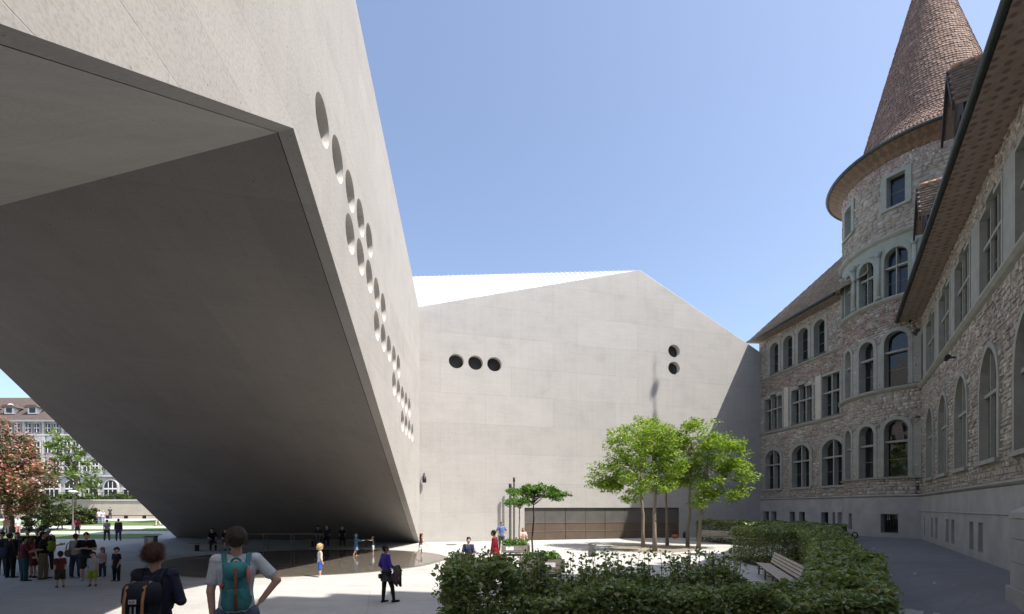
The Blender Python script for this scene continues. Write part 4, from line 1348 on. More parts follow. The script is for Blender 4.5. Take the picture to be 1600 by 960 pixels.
g_ = np.random.default_rng(77)
def top_front(x, y): return 1.97 - .36 * smooth01((x + .1) / .35) - .08 * smooth01((x - 2.9) / .5) + .16 * math.exp(-((x - 2.95) / .25) ** 2)
def front_holes(x, y, z, g):
    h = (np.sin(x * 9.3 + z * 7) + np.sin(x * 4.1 - z * 11 + 1) + np.sin(y * 8)) > .75
    gap = (np.sin(x * 5.3 + z * 6.1 + 2 * np.sin(y * 3)) + np.sin(x * 11.7 - z * 9.3) + .6 * np.sin(y * 14 + z * 5)) > 1.15
    return ((x < .2) & (z > 1.6) & ((h & (x > -.35)) | (g.uniform(size=len(x)) < .2))) | (gap & (g.uniform(size=len(x)) < .85))
sh = [(g_.uniform(.1, 3.0), g_.uniform(6.2, 7.0), g_.uniform(.12, .48)) for _ in range(110)] + [(g_.uniform(-.7, .6), g_.uniform(6.2, 7.0), g_.uniform(.05, .14)) for _ in range(16)]
hedge('hedge', 'leafy clipped hedge across the foreground, nearest to the viewer', [(-.86, 5.7), (-.78, 7.0), (4.6, 7.1), (4.45, 5.6)], top_front, 66000, .062, 21, front_holes, sh)
def top_side(x, y): return 1.66 - .02 * max(0, y - 12) * 0
hedge('hedge', 'wide low hedge curving along the right path behind the slatted bench', [(4.3, 7.0), (4.45, 5.6), (5.35, 7.0), (6.85, 8.95), (8.55, 12), (13.6, 19.9), (16.4, 24.3), (15.6, 26), (11.3, 25), (11.2, 21.4), (12.0, 20.2), (9.6, 15.3), (7.0, 11.3), (5.4, 8.7), (4.55, 7.4)], top_side, 105000, .085, 22, topw=.36)
hedge('hedge', 'distant hedge behind the long bench, at the foot of the old building', [(14.6, 38.3), (15.1, 39.4), (19.6, 33), (19.4, 28), (16.6, 25.3), (15.9, 26.5), (17.0, 31.5)], lambda x, y: 1.62, 26000, .14, 23, topw=.35)
sheet('hedge_bed', lambda x, y: in_poly(x, y, [(4.2, 5.0), (4.7, 5.0), (6.2, 7.4), (9.0, 11.8), (14.2, 19.7), (17, 24.3), (15.6, 27), (10.9, 25.4), (10.8, 21.2), (9.0, 15.3), (5.5, 11.3), (4.7, 8.0)]), 3, 18, 5, 28, .4, M['soil'], .010)

# ================================================================== courtyard furniture
def bench(label, a, c, face, group, slats=5):
    """slatted bench from a to c (plan), face = unit vector the sitter looks along"""
    a = Vector((*a, gz(*a))); c = Vector((*c, gz(*c))); mid = (a + c) / 2; fz = Vector((*face, 0)).normalized()
    t = thing('park_bench', label, 'bench', mid, group)
    for i in range(slats):
        o = fz * (.22 - i * .10); b = MB(); b.bar(a + o + Vector((0, 0, .44 - i * .006)), c + o + Vector((0, 0, .44 - i * .006)), .078, .04); b.build('seat_slat', M['bench_wood'], t)
    for i in range(4):
        o = -fz * (.27 + i * .035) + Vector((0, 0, .53 + i * .105)); b = MB(); b.bar(a + o, c + o, .03, .085, up=Vector((0, 0, 1)) - fz * .3); b.build('back_slat', M['bench_wood'], t)
    n = max(2, int((c - a).length / 1.5) + 1)
    for i in range(n):
        p = a.lerp(c, .04 + .92 * i / (n - 1)); b = MB()
        b.bar(p + fz * .2, p + fz * .2 + Vector((0, 0, .42)), .05, .05); b.bar(p - fz * .2, p - fz * .2 + Vector((0, 0, .42)), .05, .05)
        b.bar(p + fz * .24 + Vector((0, 0, .405)), p - fz * .26 + Vector((0, 0, .39)), .05, .04); b.bar(p - fz * .25 + Vector((0, 0, .38)), p - fz * .40 + Vector((0, 0, .90)), .05, .03)
        b.build('leg', M['steel'], t)
    return t


bench('weathered slatted wooden bench in front of the curved hedge on the right', (8.35, 14.5), (10.0, 19.2), (-.94, .33), 'courtyard benches')
bench('long slatted bench beyond the courtyard trees, beside the concrete wall', (14.3, 37.0), (16.9, 32.6), (-.86, -.5), 'courtyard benches')


def box_planter(label, x0, x1, y0, y1, z0, z1, group, card):
    t = thing('planter', label, 'planter', ((x0 + x1) / 2, (y0 + y1) / 2, 0), group)
    nb = 4; h = (z1 - z0) / nb
    for j in range(nb):
        za, zb = z0 + j * h + .006, z0 + (j + 1) * h - .006
        for (c, s) in ((((x0 + x1) / 2, y0, (za + zb) / 2), (x1 - x0, .035, zb - za)), (((x0 + x1) / 2, y1, (za + zb) / 2), (x1 - x0, .035, zb - za)),
                       ((x0 + .0, (y0 + y1) / 2, (za + zb) / 2), (.035, y1 - y0 - .04, zb - za)), ((x1, (y0 + y1) / 2, (za + zb) / 2), (.035, y1 - y0 - .04, zb - za))):
            b = MB(); b.box((c[0], c[1] + random.uniform(-.004, .004), c[2]), s); b.build('plank', M['planter_wood'], t)
    for x in (x0, x1):
        for y in (y0, y1):
            b = MB(); b.box((x + (-.03 if x == x0 else .03), y + (-.03 if y == y0 else .03), (z0 + z1) / 2), (.06, .06, z1 - z0 + .06)); b.build('corner_post', M['planter_wood'], t)
            b = MB(); m_ = [(x + (.12 if x == x0 else -.12), y + dy, z0 - .09) for dy in (-.03, .03)]; b.tube(m_, .09, 14); b.build('wheel', M['iron'], t)
    b = MB(); b.box(((x0 + x1) / 2, (y0 + y1) / 2, z0 - .01), (x1 - x0 - .05, y1 - y0 - .05, .03)); b.box(((x0 + x1) / 2, (y0 + y1) / 2, z1 - .06), (x1 - x0 - .05, y1 - y0 - .05, .04)); b.build('soil', M['soil'], t)
    b = MB(); b.box((card[0], y0 - .024, card[1]), (card[2], .008, card[3])); b.build('name_card', M['white_card'], t)
    return t


gp = 'wheeled wooden planters'
box_planter('wooden plank planter on wheels just behind the hedge, white card on its front', .36, 1.92, 18.2, 19.3, .2, .68, gp, (1.42, .48, .42, .17))
box_planter('farther wooden plank planter on wheels with white card, beside the steel posts', -.52, .92, 26.2, 27.3, .2, .58, gp, (-.12, .42, .42, .2))


def plants(name, label, x0, x1, y0, y1, z, n, seed, h=.35, mat='leaf_plane', leaf=.12):
    g = np.random.default_rng(seed); t = thing(name, label, 'plant', ((x0 + x1) / 2, (y0 + y1) / 2, z))
    C = []; b = MB()
    for _ in range(n):
        x, y = g.uniform(x0, x1), g.uniform(y0, y1); hh = h * g.uniform(.5, 1.2)
        b.tube([(x, y, z - .03), (x + g.normal() * .03, y + g.normal() * .03, z + hh * .8)], [.008, .004], 4)
        for _ in range(22): C.append((x + g.normal() * .09, y + g.normal() * .09, z + g.uniform(.1, 1) * hh))
    V, F = leaf_quads(np.array(C), leaf, .2, .6, seed, True); mesh_np('leaves', V, F, M[mat], t); b.build('stems', M['bark'], t, kind='stuff')


plants('vegetable_plant', 'low leafy vegetables growing in the nearer planter', .5, 1.8, 18.4, 19.1, .66, 26, 31, .26)
plants('vegetable_plant', 'green herbs growing in the farther planter', -.4, .8, 26.3, 27.2, .56, 26, 32, .34)
# litter bin
t = thing('litter_bin', 'grey round metal litter bin on the sunny paving left of the trees', 'bin', (4.3, 26.0, 0))
b = MB(); b.lathe([(.0, .06), (.19, .06), (.21, .10), (.21, .62), (.225, .64), (.225, .68), (.17, .70)], 20, (4.3, 26, 0)); b.build('body', M['steel'], t, True)
b = MB(); b.lathe([(.20, .0), (.20, .05), (0, .06)], 20, (4.3, 26, 0)); b.build('base', M['iron'], t)
b = MB(); b.lathe([(.17, .69), (.05, .60), (0, .60)], 20, (4.3, 26, 0)); b.build('opening', M['joint_dark'], t)
# steel posts in front of the gate
for (x, y, h, r, lb) in ((-.14, 37.6, 4.5, .10, 'shorter thick grey steel post by the left end of the bronze gate'), (.16, 37.7, 5.0, .075, 'taller thin grey steel post with lamp cap by the bronze gate')):
    t = thing('steel_post', lb, 'post', (x, y, 0), 'steel posts by the gate')
    b = MB(); b.lathe([(r * 1.1, 0), (r, .3), (r * .92, h - .35)], 14, (x, y, 0)); b.build('shaft', M['steel'], t, True)
    b = MB(); b.lathe([(0, .0), (r * 2.1, .0), (r * 2.1, .03), (r * 1.2, .05)], 14, (x, y, .002)); b.build('base_plate', M['iron'], t)
    b = MB(); b.lathe([(r * .92, h - .35), (r * 1.15, h - .33), (r * 1.15, h - .02), (0, h)], 14, (x, y, 0)); b.build('lamp_cap', M['iron'], t, True)
# bags dropped by the gate
def rounded(name, c, s, mat, parent, e=.55, rz=0.0, n=18, m=11):
    b = MB(); b.ellipsoid(c, s, n, m, Matrix.Rotation(rz, 3, 'Z'), e); return b.build(name, mat, parent, True)
M['bag_orange'] = simple('bag_orange', (.52, .12, .03), .7, .1); M['bag_dark'] = simple('bag_dark', (.03, .03, .035), .8, .2)
for (x, lb, mm, s) in ((13.95, 'orange bag lying on the paving at the foot of the bronze gate', 'bag_orange', (.27, .17, .16)), (14.95, 'dark bag standing on the paving beside the orange one', 'bag_dark', (.22, .18, .26))):
    y = gab_y(x) - .9
    t = thing('bag', lb, 'bag', (x, y, 0), 'bags by the gate'); rounded('bag_body', (x, y, s[2] * .97), s, M[mm], t)
    b = MB(); b.tube([(x - .18 + .36 * i / 8, y - .02, s[2] * 1.8 + .16 * math.sin(math.pi * i / 8)) for i in range(9)], .018, 6); b.build('handle', M['bag_dark'], t, True)
# low curled iron rail beside the path
pa, pb = Vector((15.45, 21.8, gz(15.45, 21.8))), Vector((17.3, 25.2, gz(17.3, 25.2)))
t = thing('iron_rail', 'low curled iron rail standing at the hedge edge beside the path', 'railing', pa)
for p, h in ((pa, .62), (pb, .72)):
    b = MB(); b.tube([p, p + Vector((0, 0, h))], .035, 8); b.tube([p + Vector((0, 0, h)) + Vector((math.cos(a), 0, math.sin(a))) * .14 * (1 - a / 9) + Vector((0, 0, .06)) for a in np.linspace(-1.5, 4.5, 14)], .028, 7); b.build('post', M['iron'], t, True)
b = MB(); b.tube([pa.lerp(pb, i / 10) + Vector((0, 0, .55 + .14 * math.sin(math.pi * i / 10))) for i in range(11)], .026, 7); b.build('hand_rail', M['steel'], t, True)
for i in range(1, 8):
    p = pa.lerp(pb, i / 8); b = MB(); b.tube([p + Vector((0, 0, .1)), p + Vector((0, 0, .55 + .14 * math.sin(math.pi * i / 8)))], .012, 5); b.build('bar', M['iron'], t)

# under the bridge: long bar table, low bench, information stele
M['table_wood'] = simple('table_wood', (.22, .12, .07), .6, .2, 5.0, bmp=.2)
t = thing('long_table', 'long narrow wooden bar table on thin steel legs under the bridge', 'table', (-14.6, 30.2, 0))
for k in range(3):
    b = MB(); b.box((-14.6, 30.0 + k * .17, 1.0), (5.4, .16, .05)); b.build('plank', M['table_wood'], t)
for x in (-17.1, -15.4, -13.7, -12.1):
    b = MB()
    for y in (29.96, 30.4): b.bar((x, y, 0), (x, y, .98), .04, .04)
    b.bar((x, 29.96, .3), (x, 30.4, .3), .03, .03); b.build('leg', M['steel'], t)
t = thing('long_bench', 'low dark bench slab at the left end of the pool', 'bench', (-17.9, 29.4, 0))
b = MB(); b.box((-17.9, 29.4, .42), (3.4, .55, .07)); b.build('seat', M['table_wood'], t)
for x in (-19.2, -16.6): b = MB(); b.box((x, 29.4, .195), (.08, .45, .38)); b.build('leg', M['steel'], t)
t = thing('long_bench', 'dark bench slab behind the bar table under the bridge', 'bench', (-11.6, 32.4, 0))
b = MB(); b.box((-11.6, 32.4, .46), (4.6, .55, .07)); b.build('seat', M['table_wood'], t)
for x in (-13.4, -9.8): b = MB(); b.box((x, 32.4, .215), (.08, .45, .42)); b.build('leg', M['steel'], t)
t = thing('information_stele', 'upright dark stele with wooden panel standing at the edge of the pool', 'sign', (-18.9, 25.3, 0))
b = MB(); b.box((-18.9, 25.3, .56), (.52, .26, 1.12)); b.build('body', M['steel'], t)
b = MB(); b.box((-18.82, 25.155, .60), (.26, .03, .92)); b.build('panel', M['bench_wood'], t)
b = MB(); b.box((-18.9, 25.3, 1.135), (.58, .32, .03)); b.build('cap', M['iron'], t)

# ================================================================== beyond the bridge
M['plaster_white'] = simple('plaster_white', (.68, .68, .66), .8, .06, .4)
M['ashlar_grey'] = simple('ashlar_grey', (.46, .45, .43), .85, .1, .6, bmp=.2)
M['retaining'] = simple('retaining', (.42, .38, .31), .9, .14, .5, bmp=.3)
M['far_tile'] = simple('far_tile', (.085, .062, .055), .85, .18, 1.2, bmp=.2)
M['shutter'] = simple('shutter', (.30, .36, .38), .7, .1)
rw = thing('retaining_wall', 'long pale stone retaining wall across the park behind the bridge', 'wall', (-60, 74, .9))
for k in range(24):
    x0 = -118 + k * 4.6
    b = MB(); b.box((x0 + 2.3, 74.3, 2.2), (4.58, .6, 2.9)); b.build('wall_section', M['retaining'], rw)
    b = MB(); b.box((x0 + 2.3, 74.25, 3.75), (4.56, .8, .2)); b.build('coping', M['ashlar_grey'], rw)
b = MB(); b.box((-60, 110, 1.8), (170, 71, 3.7)); tag(b.build('street_terrace', M['asphalt']), kind='structure')
fn = thing('street_fence', 'thin dark iron fence along the top of the retaining wall', 'fence', (-60, 74.2, 3.85))
for k in range(38):
    x = -112 + k * 2.3; b = MB(); b.bar((x, 74.25, 3.85), (x, 74.25, 5.05), .07, .07); b.build('post', M['iron'], fn)
for z_ in (4.0, 4.95): b = MB(); b.bar((-112, 74.25, z_), (-27, 74.25, z_), .05, .05); b.build('rail', M['iron'], fn)
b = MB()
for k in range(420):
    x = -112 + k * .2; b.add([(x - .012, 74.25, 4.0), (x + .012, 74.25, 4.0), (x + .012, 74.25, 4.95), (x - .012, 74.25, 4.95)], [(0, 1, 2, 3)])
b.build('bars', M['iron'], fn, kind='stuff')
lb_ = thing('wall_bench', 'long low dark bench at the foot of the retaining wall', 'bench', (-58, 72.6, .95))
b = MB(); b.box((-58, 72.6, 1.42), (24, .6, .1)); b.build('seat', M['dark_wood'], lb_)
for k in range(9): b = MB(); b.box((-69 + k * 2.75, 72.6, 1.15), (.2, .5, .44)); b.build('leg', M['iron'], lb_)

hx0, hx1, hy, hz = -128.0, -52.0, 97.0, 3.65
ht = thing('white_town_house', 'large white stone building with brown mansard roof and arched ground floor', 'building', (-90, hy, hz))
frH = flat_frame((hx0, hy, 0), (1, 0, 0), (0, -1, 0))
b = MB(); b.box(((hx0 + hx1) / 2, hy + 9, (9.0 + hz) / 2), (hx1 - hx0, 17.4, 9.0 - hz)); b.build('ground_floor', M['ashlar_grey'], ht)
b = MB(); b.box(((hx0 + hx1) / 2, hy + 9, 14.6), (hx1 - hx0, 17.6, 11.2)); b.build('upper_wall', M['plaster_white'], ht)
for z_, hgt, p in ((8.95, .35, .4), (17.2, .35, .35), (20.0, .45, 1.0), (12.9, .2, .25)):
    b = MB(); b.box(((hx0 + hx1) / 2, hy - p / 2 + .1, z_), (hx1 - hx0 + .2, p, hgt)); b.build('cornice', M['ashlar_grey'], ht)
b = MB()
b.add([(hx0 - .6, hy - 1.0, 20.2), (hx1 + .6, hy - 1.0, 20.2), (hx1 - 1, hy + 4.2, 25.6), (hx0 + 1, hy + 4.2, 25.6), (hx1 - 1, hy + 14, 25.9), (hx0 + 1, hy + 14, 25.9), (hx1 + .6, hy + 18.6, 20.2), (hx0 - .6, hy + 18.6, 20.2)], [(0, 1, 2, 3), (3, 2, 4, 5), (5, 4, 6, 7), (1, 6, 4, 2), (0, 3, 5, 7)])
hroof = b.build('roof', M['far_tile'], ht)
def far_window(xc, z0, w, h, arch=False):
    if arch:
        poly = [(xc - hx0 - w / 2, z0), (xc - hx0 + w / 2, z0)] + [(xc - hx0 + w / 2 * math.cos(math.pi * i / 10), z0 + h - w / 2 + w / 2 * math.sin(math.pi * i / 10)) for i in range(11)]
    else:
        poly = [(xc - hx0 - w / 2, z0), (xc - hx0 + w / 2, z0), (xc - hx0 + w / 2, z0 + h), (xc - hx0 - w / 2, z0 + h)]
    c = (xc - hx0, z0 + h * .5)
    b = MB(); b.prism([(c[0] + (u - c[0]) * 1.16, c[1] + (v - c[1]) * 1.08) for u, v in poly], frH, -.1, .34 if arch else .32); f = b.build('window', M['ashlar_grey'], ht)
    b = MB(); b.prism(poly, frH, .2, .36 if arch else .34); b.build('pane', M['glass'], f)
    b = MB()
    for k in range(1, 3 if w > 1.2 else 2): uu = xc - hx0 - w / 2 + w * k / (3 if w > 1.2 else 2); b.prism([(uu - .05, z0), (uu + .05, z0), (uu + .05, z0 + h * .9), (uu - .05, z0 + h * .9)], frH, .3, .42)
    b.prism([(xc - hx0 - w / 2, z0 + h * .45), (xc - hx0 + w / 2, z0 + h * .45), (xc - hx0 + w / 2, z0 + h * .53), (xc - hx0 - w / 2, z0 + h * .53)], frH, .3, .43)
    b.build('glazing_bars', M['plaster_white'], f)
for k in range(10):
    x = -108 + k * 3.9 + .4
    far_window(x, 4.7, 2.5, 3.4, True)
    for dx in (-.85, .85):
        far_window(x + dx, 9.9, 1.05, 2.1); far_window(x + dx, 13.6, 1.05, 2.2); far_window(x + dx, 17.65, .95, 1.75)
    b = MB(); b.box((x + 1.95, hy - .05, 14.5), (.5, .3, 10.4)); b.build('pilaster', M['ashlar_grey'], ht)
for (px, y_, w) in ((23, 645, 1.9), (59, 646, 1.9), (-12, 645, 1.9)):
    x = (px - 800) / FPX * 98; z_ = 21.4
    b = MB(); b.box((x, hy + 1.0, z_ + .65), (w, 2.2, 1.3)); d = b.build('dormer', M['plaster_white'], ht)
    b = MB(); b.box((x, hy - .13, z_ + .7), (w * .6, .06, .95)); b.build('pane', M['glass'], d)
    b = MB(); b.prism([(x - hx0 - w * .85, z_ + 1.25), (x - hx0 + w * .85, z_ + 1.25), (x - hx0 + w * .45, z_ + 1.75), (x - hx0 - w * .45, z_ + 1.75)], frH, -3.6, .45); b.build('dormer_roof', M['far_tile'], d)
x = (21 - 800) / FPX * 99.5
b = MB(); b.prism([(x - hx0 - 1.9 + 3.8 * i / 12, 23.35 + .75 * math.sin(math.pi * i / 12) ** 2 - .06) for i in range(13)], frH, -5.2, -1.9); d = b.build('eyebrow_dormer', M['far_tile'], ht)
b = MB(); b.prism([(x - hx0 - .9 + 1.8 * i / 12, 23.4 + .55 * math.sin(math.pi * i / 12)) for i in range(13)], frH, -1.9, -1.85); b.build('pane', M['white_card'], d)

tree('chestnut_tree', 'red flowering horse chestnut with dark foliage at the left edge', (-50.5, 48.5, .25), (-50.5, 48.5, 6.5), .4,
     [((-51.5, 48, 8.0), (4.6, 3.6, 3.3)), ((-48.2, 47.2, 5.6), (3.0, 2.6, 2.6)), ((-52, 46.2, 4.2), (4.2, 2.4, 2.4)), ((-47.8, 47.0, 3.2), (2.2, 2, 1.6))], .36, per=1.7, r_cl=.8, leaves=60, mat='leaf_red', bark='bark', seed=41, blossom=.9, nb=20)
fg_ = 'trees beyond the bridge'
tree('plane_tree', 'light green street tree in front of the white building', (-65.5, 72.2, .95), (-65.2, 72.2, 9.0), .3,
     [((-66.5, 72, 11.6), (3.6, 2.6, 2.4)), ((-63.4, 72, 8.2), (2.8, 2.2, 2.2)), ((-68.5, 72, 8.6), (2.6, 2.2, 2.0)), ((-64.6, 72, 5.6), (2.2, 1.8, 1.4))], .5, per=.95, r_cl=.85, leaves=44, mat='leaf_far', bark='bark', group=fg_, seed=42, nb=16)
tree('plane_tree', 'light green tree at the far left behind the chestnut', (-77, 72.6, .95), (-77, 72.6, 9), .3,
     [((-77, 72.5, 9.5), (3.6, 2.6, 3.2)), ((-74, 72.5, 6.5), (2.4, 2, 2))], .5, per=.9, r_cl=.85, leaves=44, mat='leaf_far', bark='bark', group=fg_, seed=43, nb=12)
tree('shade_tree', 'dark leafy tree branch hanging below the bridge edge', (-39.5, 60, .8), (-40, 60, 4.2), .16,
     [((-42.6, 60, 4.4), (2.6, 2, 1.1)), ((-39.5, 60, 5.4), (2.6, 2, 1.8))], .34, per=2.0, r_cl=.6, leaves=46, mat='leaf_plane', bark='bark', group=fg_, seed=44, nb=12)
tree('shade_tree', 'small leafy tree on the terrace in front of the arches', (-73.0, 84, 3.65), (-73, 84, 6.2), .12, [((-73, 84, 6.6), (1.5, 1.3, 1.2))], .4, per=4, r_cl=.6, leaves=40, mat='leaf_far', bark='bark', group=fg_, seed=45, nb=8)


def shrub(label, c, r, n, leaf, mat, seed):
    g = np.random.default_rng(seed); z0 = gz(c[0], c[1]); t = thing('shrub', label, 'shrub', (c[0], c[1], z0), 'shrubs in the park')
    C, cen = clumps([((c[0], c[1], z0 + r[2] * .85), r)], n / (r[0] * r[1] * r[2]), .5, 60, g)
    C = C[C[:, 2] > z0 + .05]
    V, F = leaf_quads(C, leaf, .3, .5, seed); mesh_np('foliage', V, F, M[mat], t)
    b = MB()
    for p in cen[:14]: b.tube([(c[0] + g.normal() * .2, c[1] + g.normal() * .2, z0), tuple(p)], [.04, .01], 5)
    b.build('stems', M['bark'], t, kind='stuff')


shrub('dark rounded shrub under the chestnut tree', (-49.4, 50.6), (2.2, 2.0, 2.4), 90, .26, 'leaf_dark', 51)
shrub('olive rounded shrub beside the lamp post', (-53.2, 57.0), (1.9, 1.8, 1.35), 70, .28, 'leaf_dark', 52)
shrub('low spreading shrub right of the lamp post', (-51.3, 57.5), (1.5, 1.4, 1.15), 60, .28, 'leaf_dark', 53)
plants('flower_patch', 'low green planting on top of the retaining wall', -84, -58, 75.2, 76.5, 3.7, 120, 54, .9, 'leaf_far', .5)
lx, ly = -45.8, 50.4; lz = gz(lx, ly)
t = thing('park_lamp', 'grey park lamp post with flat round head on the lawn', 'lamp post', (lx, ly, lz))
b = MB(); b.lathe([(.11, 0), (.10, .8), (.07, .85), (.06, 3.9)], 12, (lx, ly, lz)); b.build('pole', M['steel'], t, True)
b = MB(); b.lathe([(.06, 3.85), (.1, 3.9), (.42, 4.05), (.42, 4.12), (.1, 4.2), (0, 4.2)], 16, (lx, ly, lz)); b.build('lamp_head', M['white_card'], t, True)

# unseen trees added left of the frame to keep light off the bridge soffit
for k, (x, y, r_) in enumerate(((-42.5, 30.5, 5.0), (-35.5, 20.0, 4.6), (-56.0, 38.0, 5.0))):
    tree('unseen_tree', ('tall dense unseen tree added left of the bridge for shade, nearest its far edge', 'broad dense unseen tree added left of the bridge opening for shade', 'dense unseen tree added for shade between the bridge and the flowering chestnut')[k], (x, y, gz(x, y)), (x, y, 6.0), .35,
         [((x, y, 8.0), (r_, r_, 3.4)), ((x + 1, y - 1, 4.6), (r_ * .8, r_ * .8, 2.2)), ((x - 2, y + 1, 5.0), (r_ * .7, r_ * .7, 2.4))], .5, per=1.0, r_cl=1.0, leaves=60, mat='leaf_dark', bark='bark', group=fg_, seed=60 + k, nb=12)
# ================================================================== people
PENDING = []                     # (temporary object, final name, materials, parent): voxel-blended in one pass
CLOTH = {}


def cloth_mat(name, c, rough):
    m, nt, P, N, L = new_mat(name)
    tc = N.new('ShaderNodeTexCoord')
    mp = N.new('ShaderNodeMapping'); mp.inputs['Scale'].default_value = (1.0, 1.0, .45); mp.inputs['Rotation'].default_value = (.3, .5, 0)
    L.new(tc.outputs['Object'], mp.inputs['Vector'])
    n = noise(N, L, mp.outputs[0], 9.0, 4, .55, 1.2)
    L.new(ramp(N, L, n, [(.25, scl(c, .8)), (.75, scl(c, 1.16))]), P.inputs['Base Color'])
    P.inputs['Roughness'].default_value = rough; P.inputs['Specular IOR Level'].default_value = .25
    bump(N, L, P, n, .6, .05)
    return m


def cloth(c, rough=.85):
    k = tuple(round(x, 3) for x in c)
    if k not in CLOTH:
        CLOTH[k] = cloth_mat('cloth_%02d' % len(CLOTH), c, rough)
    return CLOTH[k]


def skin(c):
    k = ('s',) + tuple(round(x, 3) for x in c)
    if k not in CLOTH:
        CLOTH[k] = simple('skin_%02d' % len(CLOTH), c, .55, .08, 20.0)
    return CLOTH[k]


def blob(mb, name, mat, parent, vox, it=4):
    me = bpy.data.meshes.new('tmp'); me.from_pydata(mb.v, [], mb.f); me.update()
    bm = bmesh.new(); bm.from_mesh(me); bmesh.ops.recalc_face_normals(bm, faces=bm.faces); bm.to_mesh(me); bm.free()
    o = bpy.data.objects.new('tmp', me); col.objects.link(o)
    r = o.modifiers.new('r', 'REMESH'); r.mode = 'VOXEL'; r.voxel_size = vox
    s = o.modifiers.new('s', 'SMOOTH'); s.factor = .5; s.iterations = it
    PENDING.append((o, name, mat, parent))


def flush():
    dg = bpy.context.evaluated_depsgraph_get(); dg.update()
    done = [(bpy.data.meshes.new_from_object(o.evaluated_get(dg)), o, n, m, p) for o, n, m, p in PENDING]
    for me, o, n, m, p in done:
        old_me = o.data; bpy.data.objects.remove(o); bpy.data.meshes.remove(old_me)
        me.materials.clear(); link_mesh(n, me, m, p, True)
    PENDING.clear()


SK = (.50, .30, .21); SK2 = (.42, .24, .16); SKD = (.22, .12, .08)
BROWN = (.035, .02, .012); BLACK = (.012, .011, .011); BLOND = (.46, .33, .15)


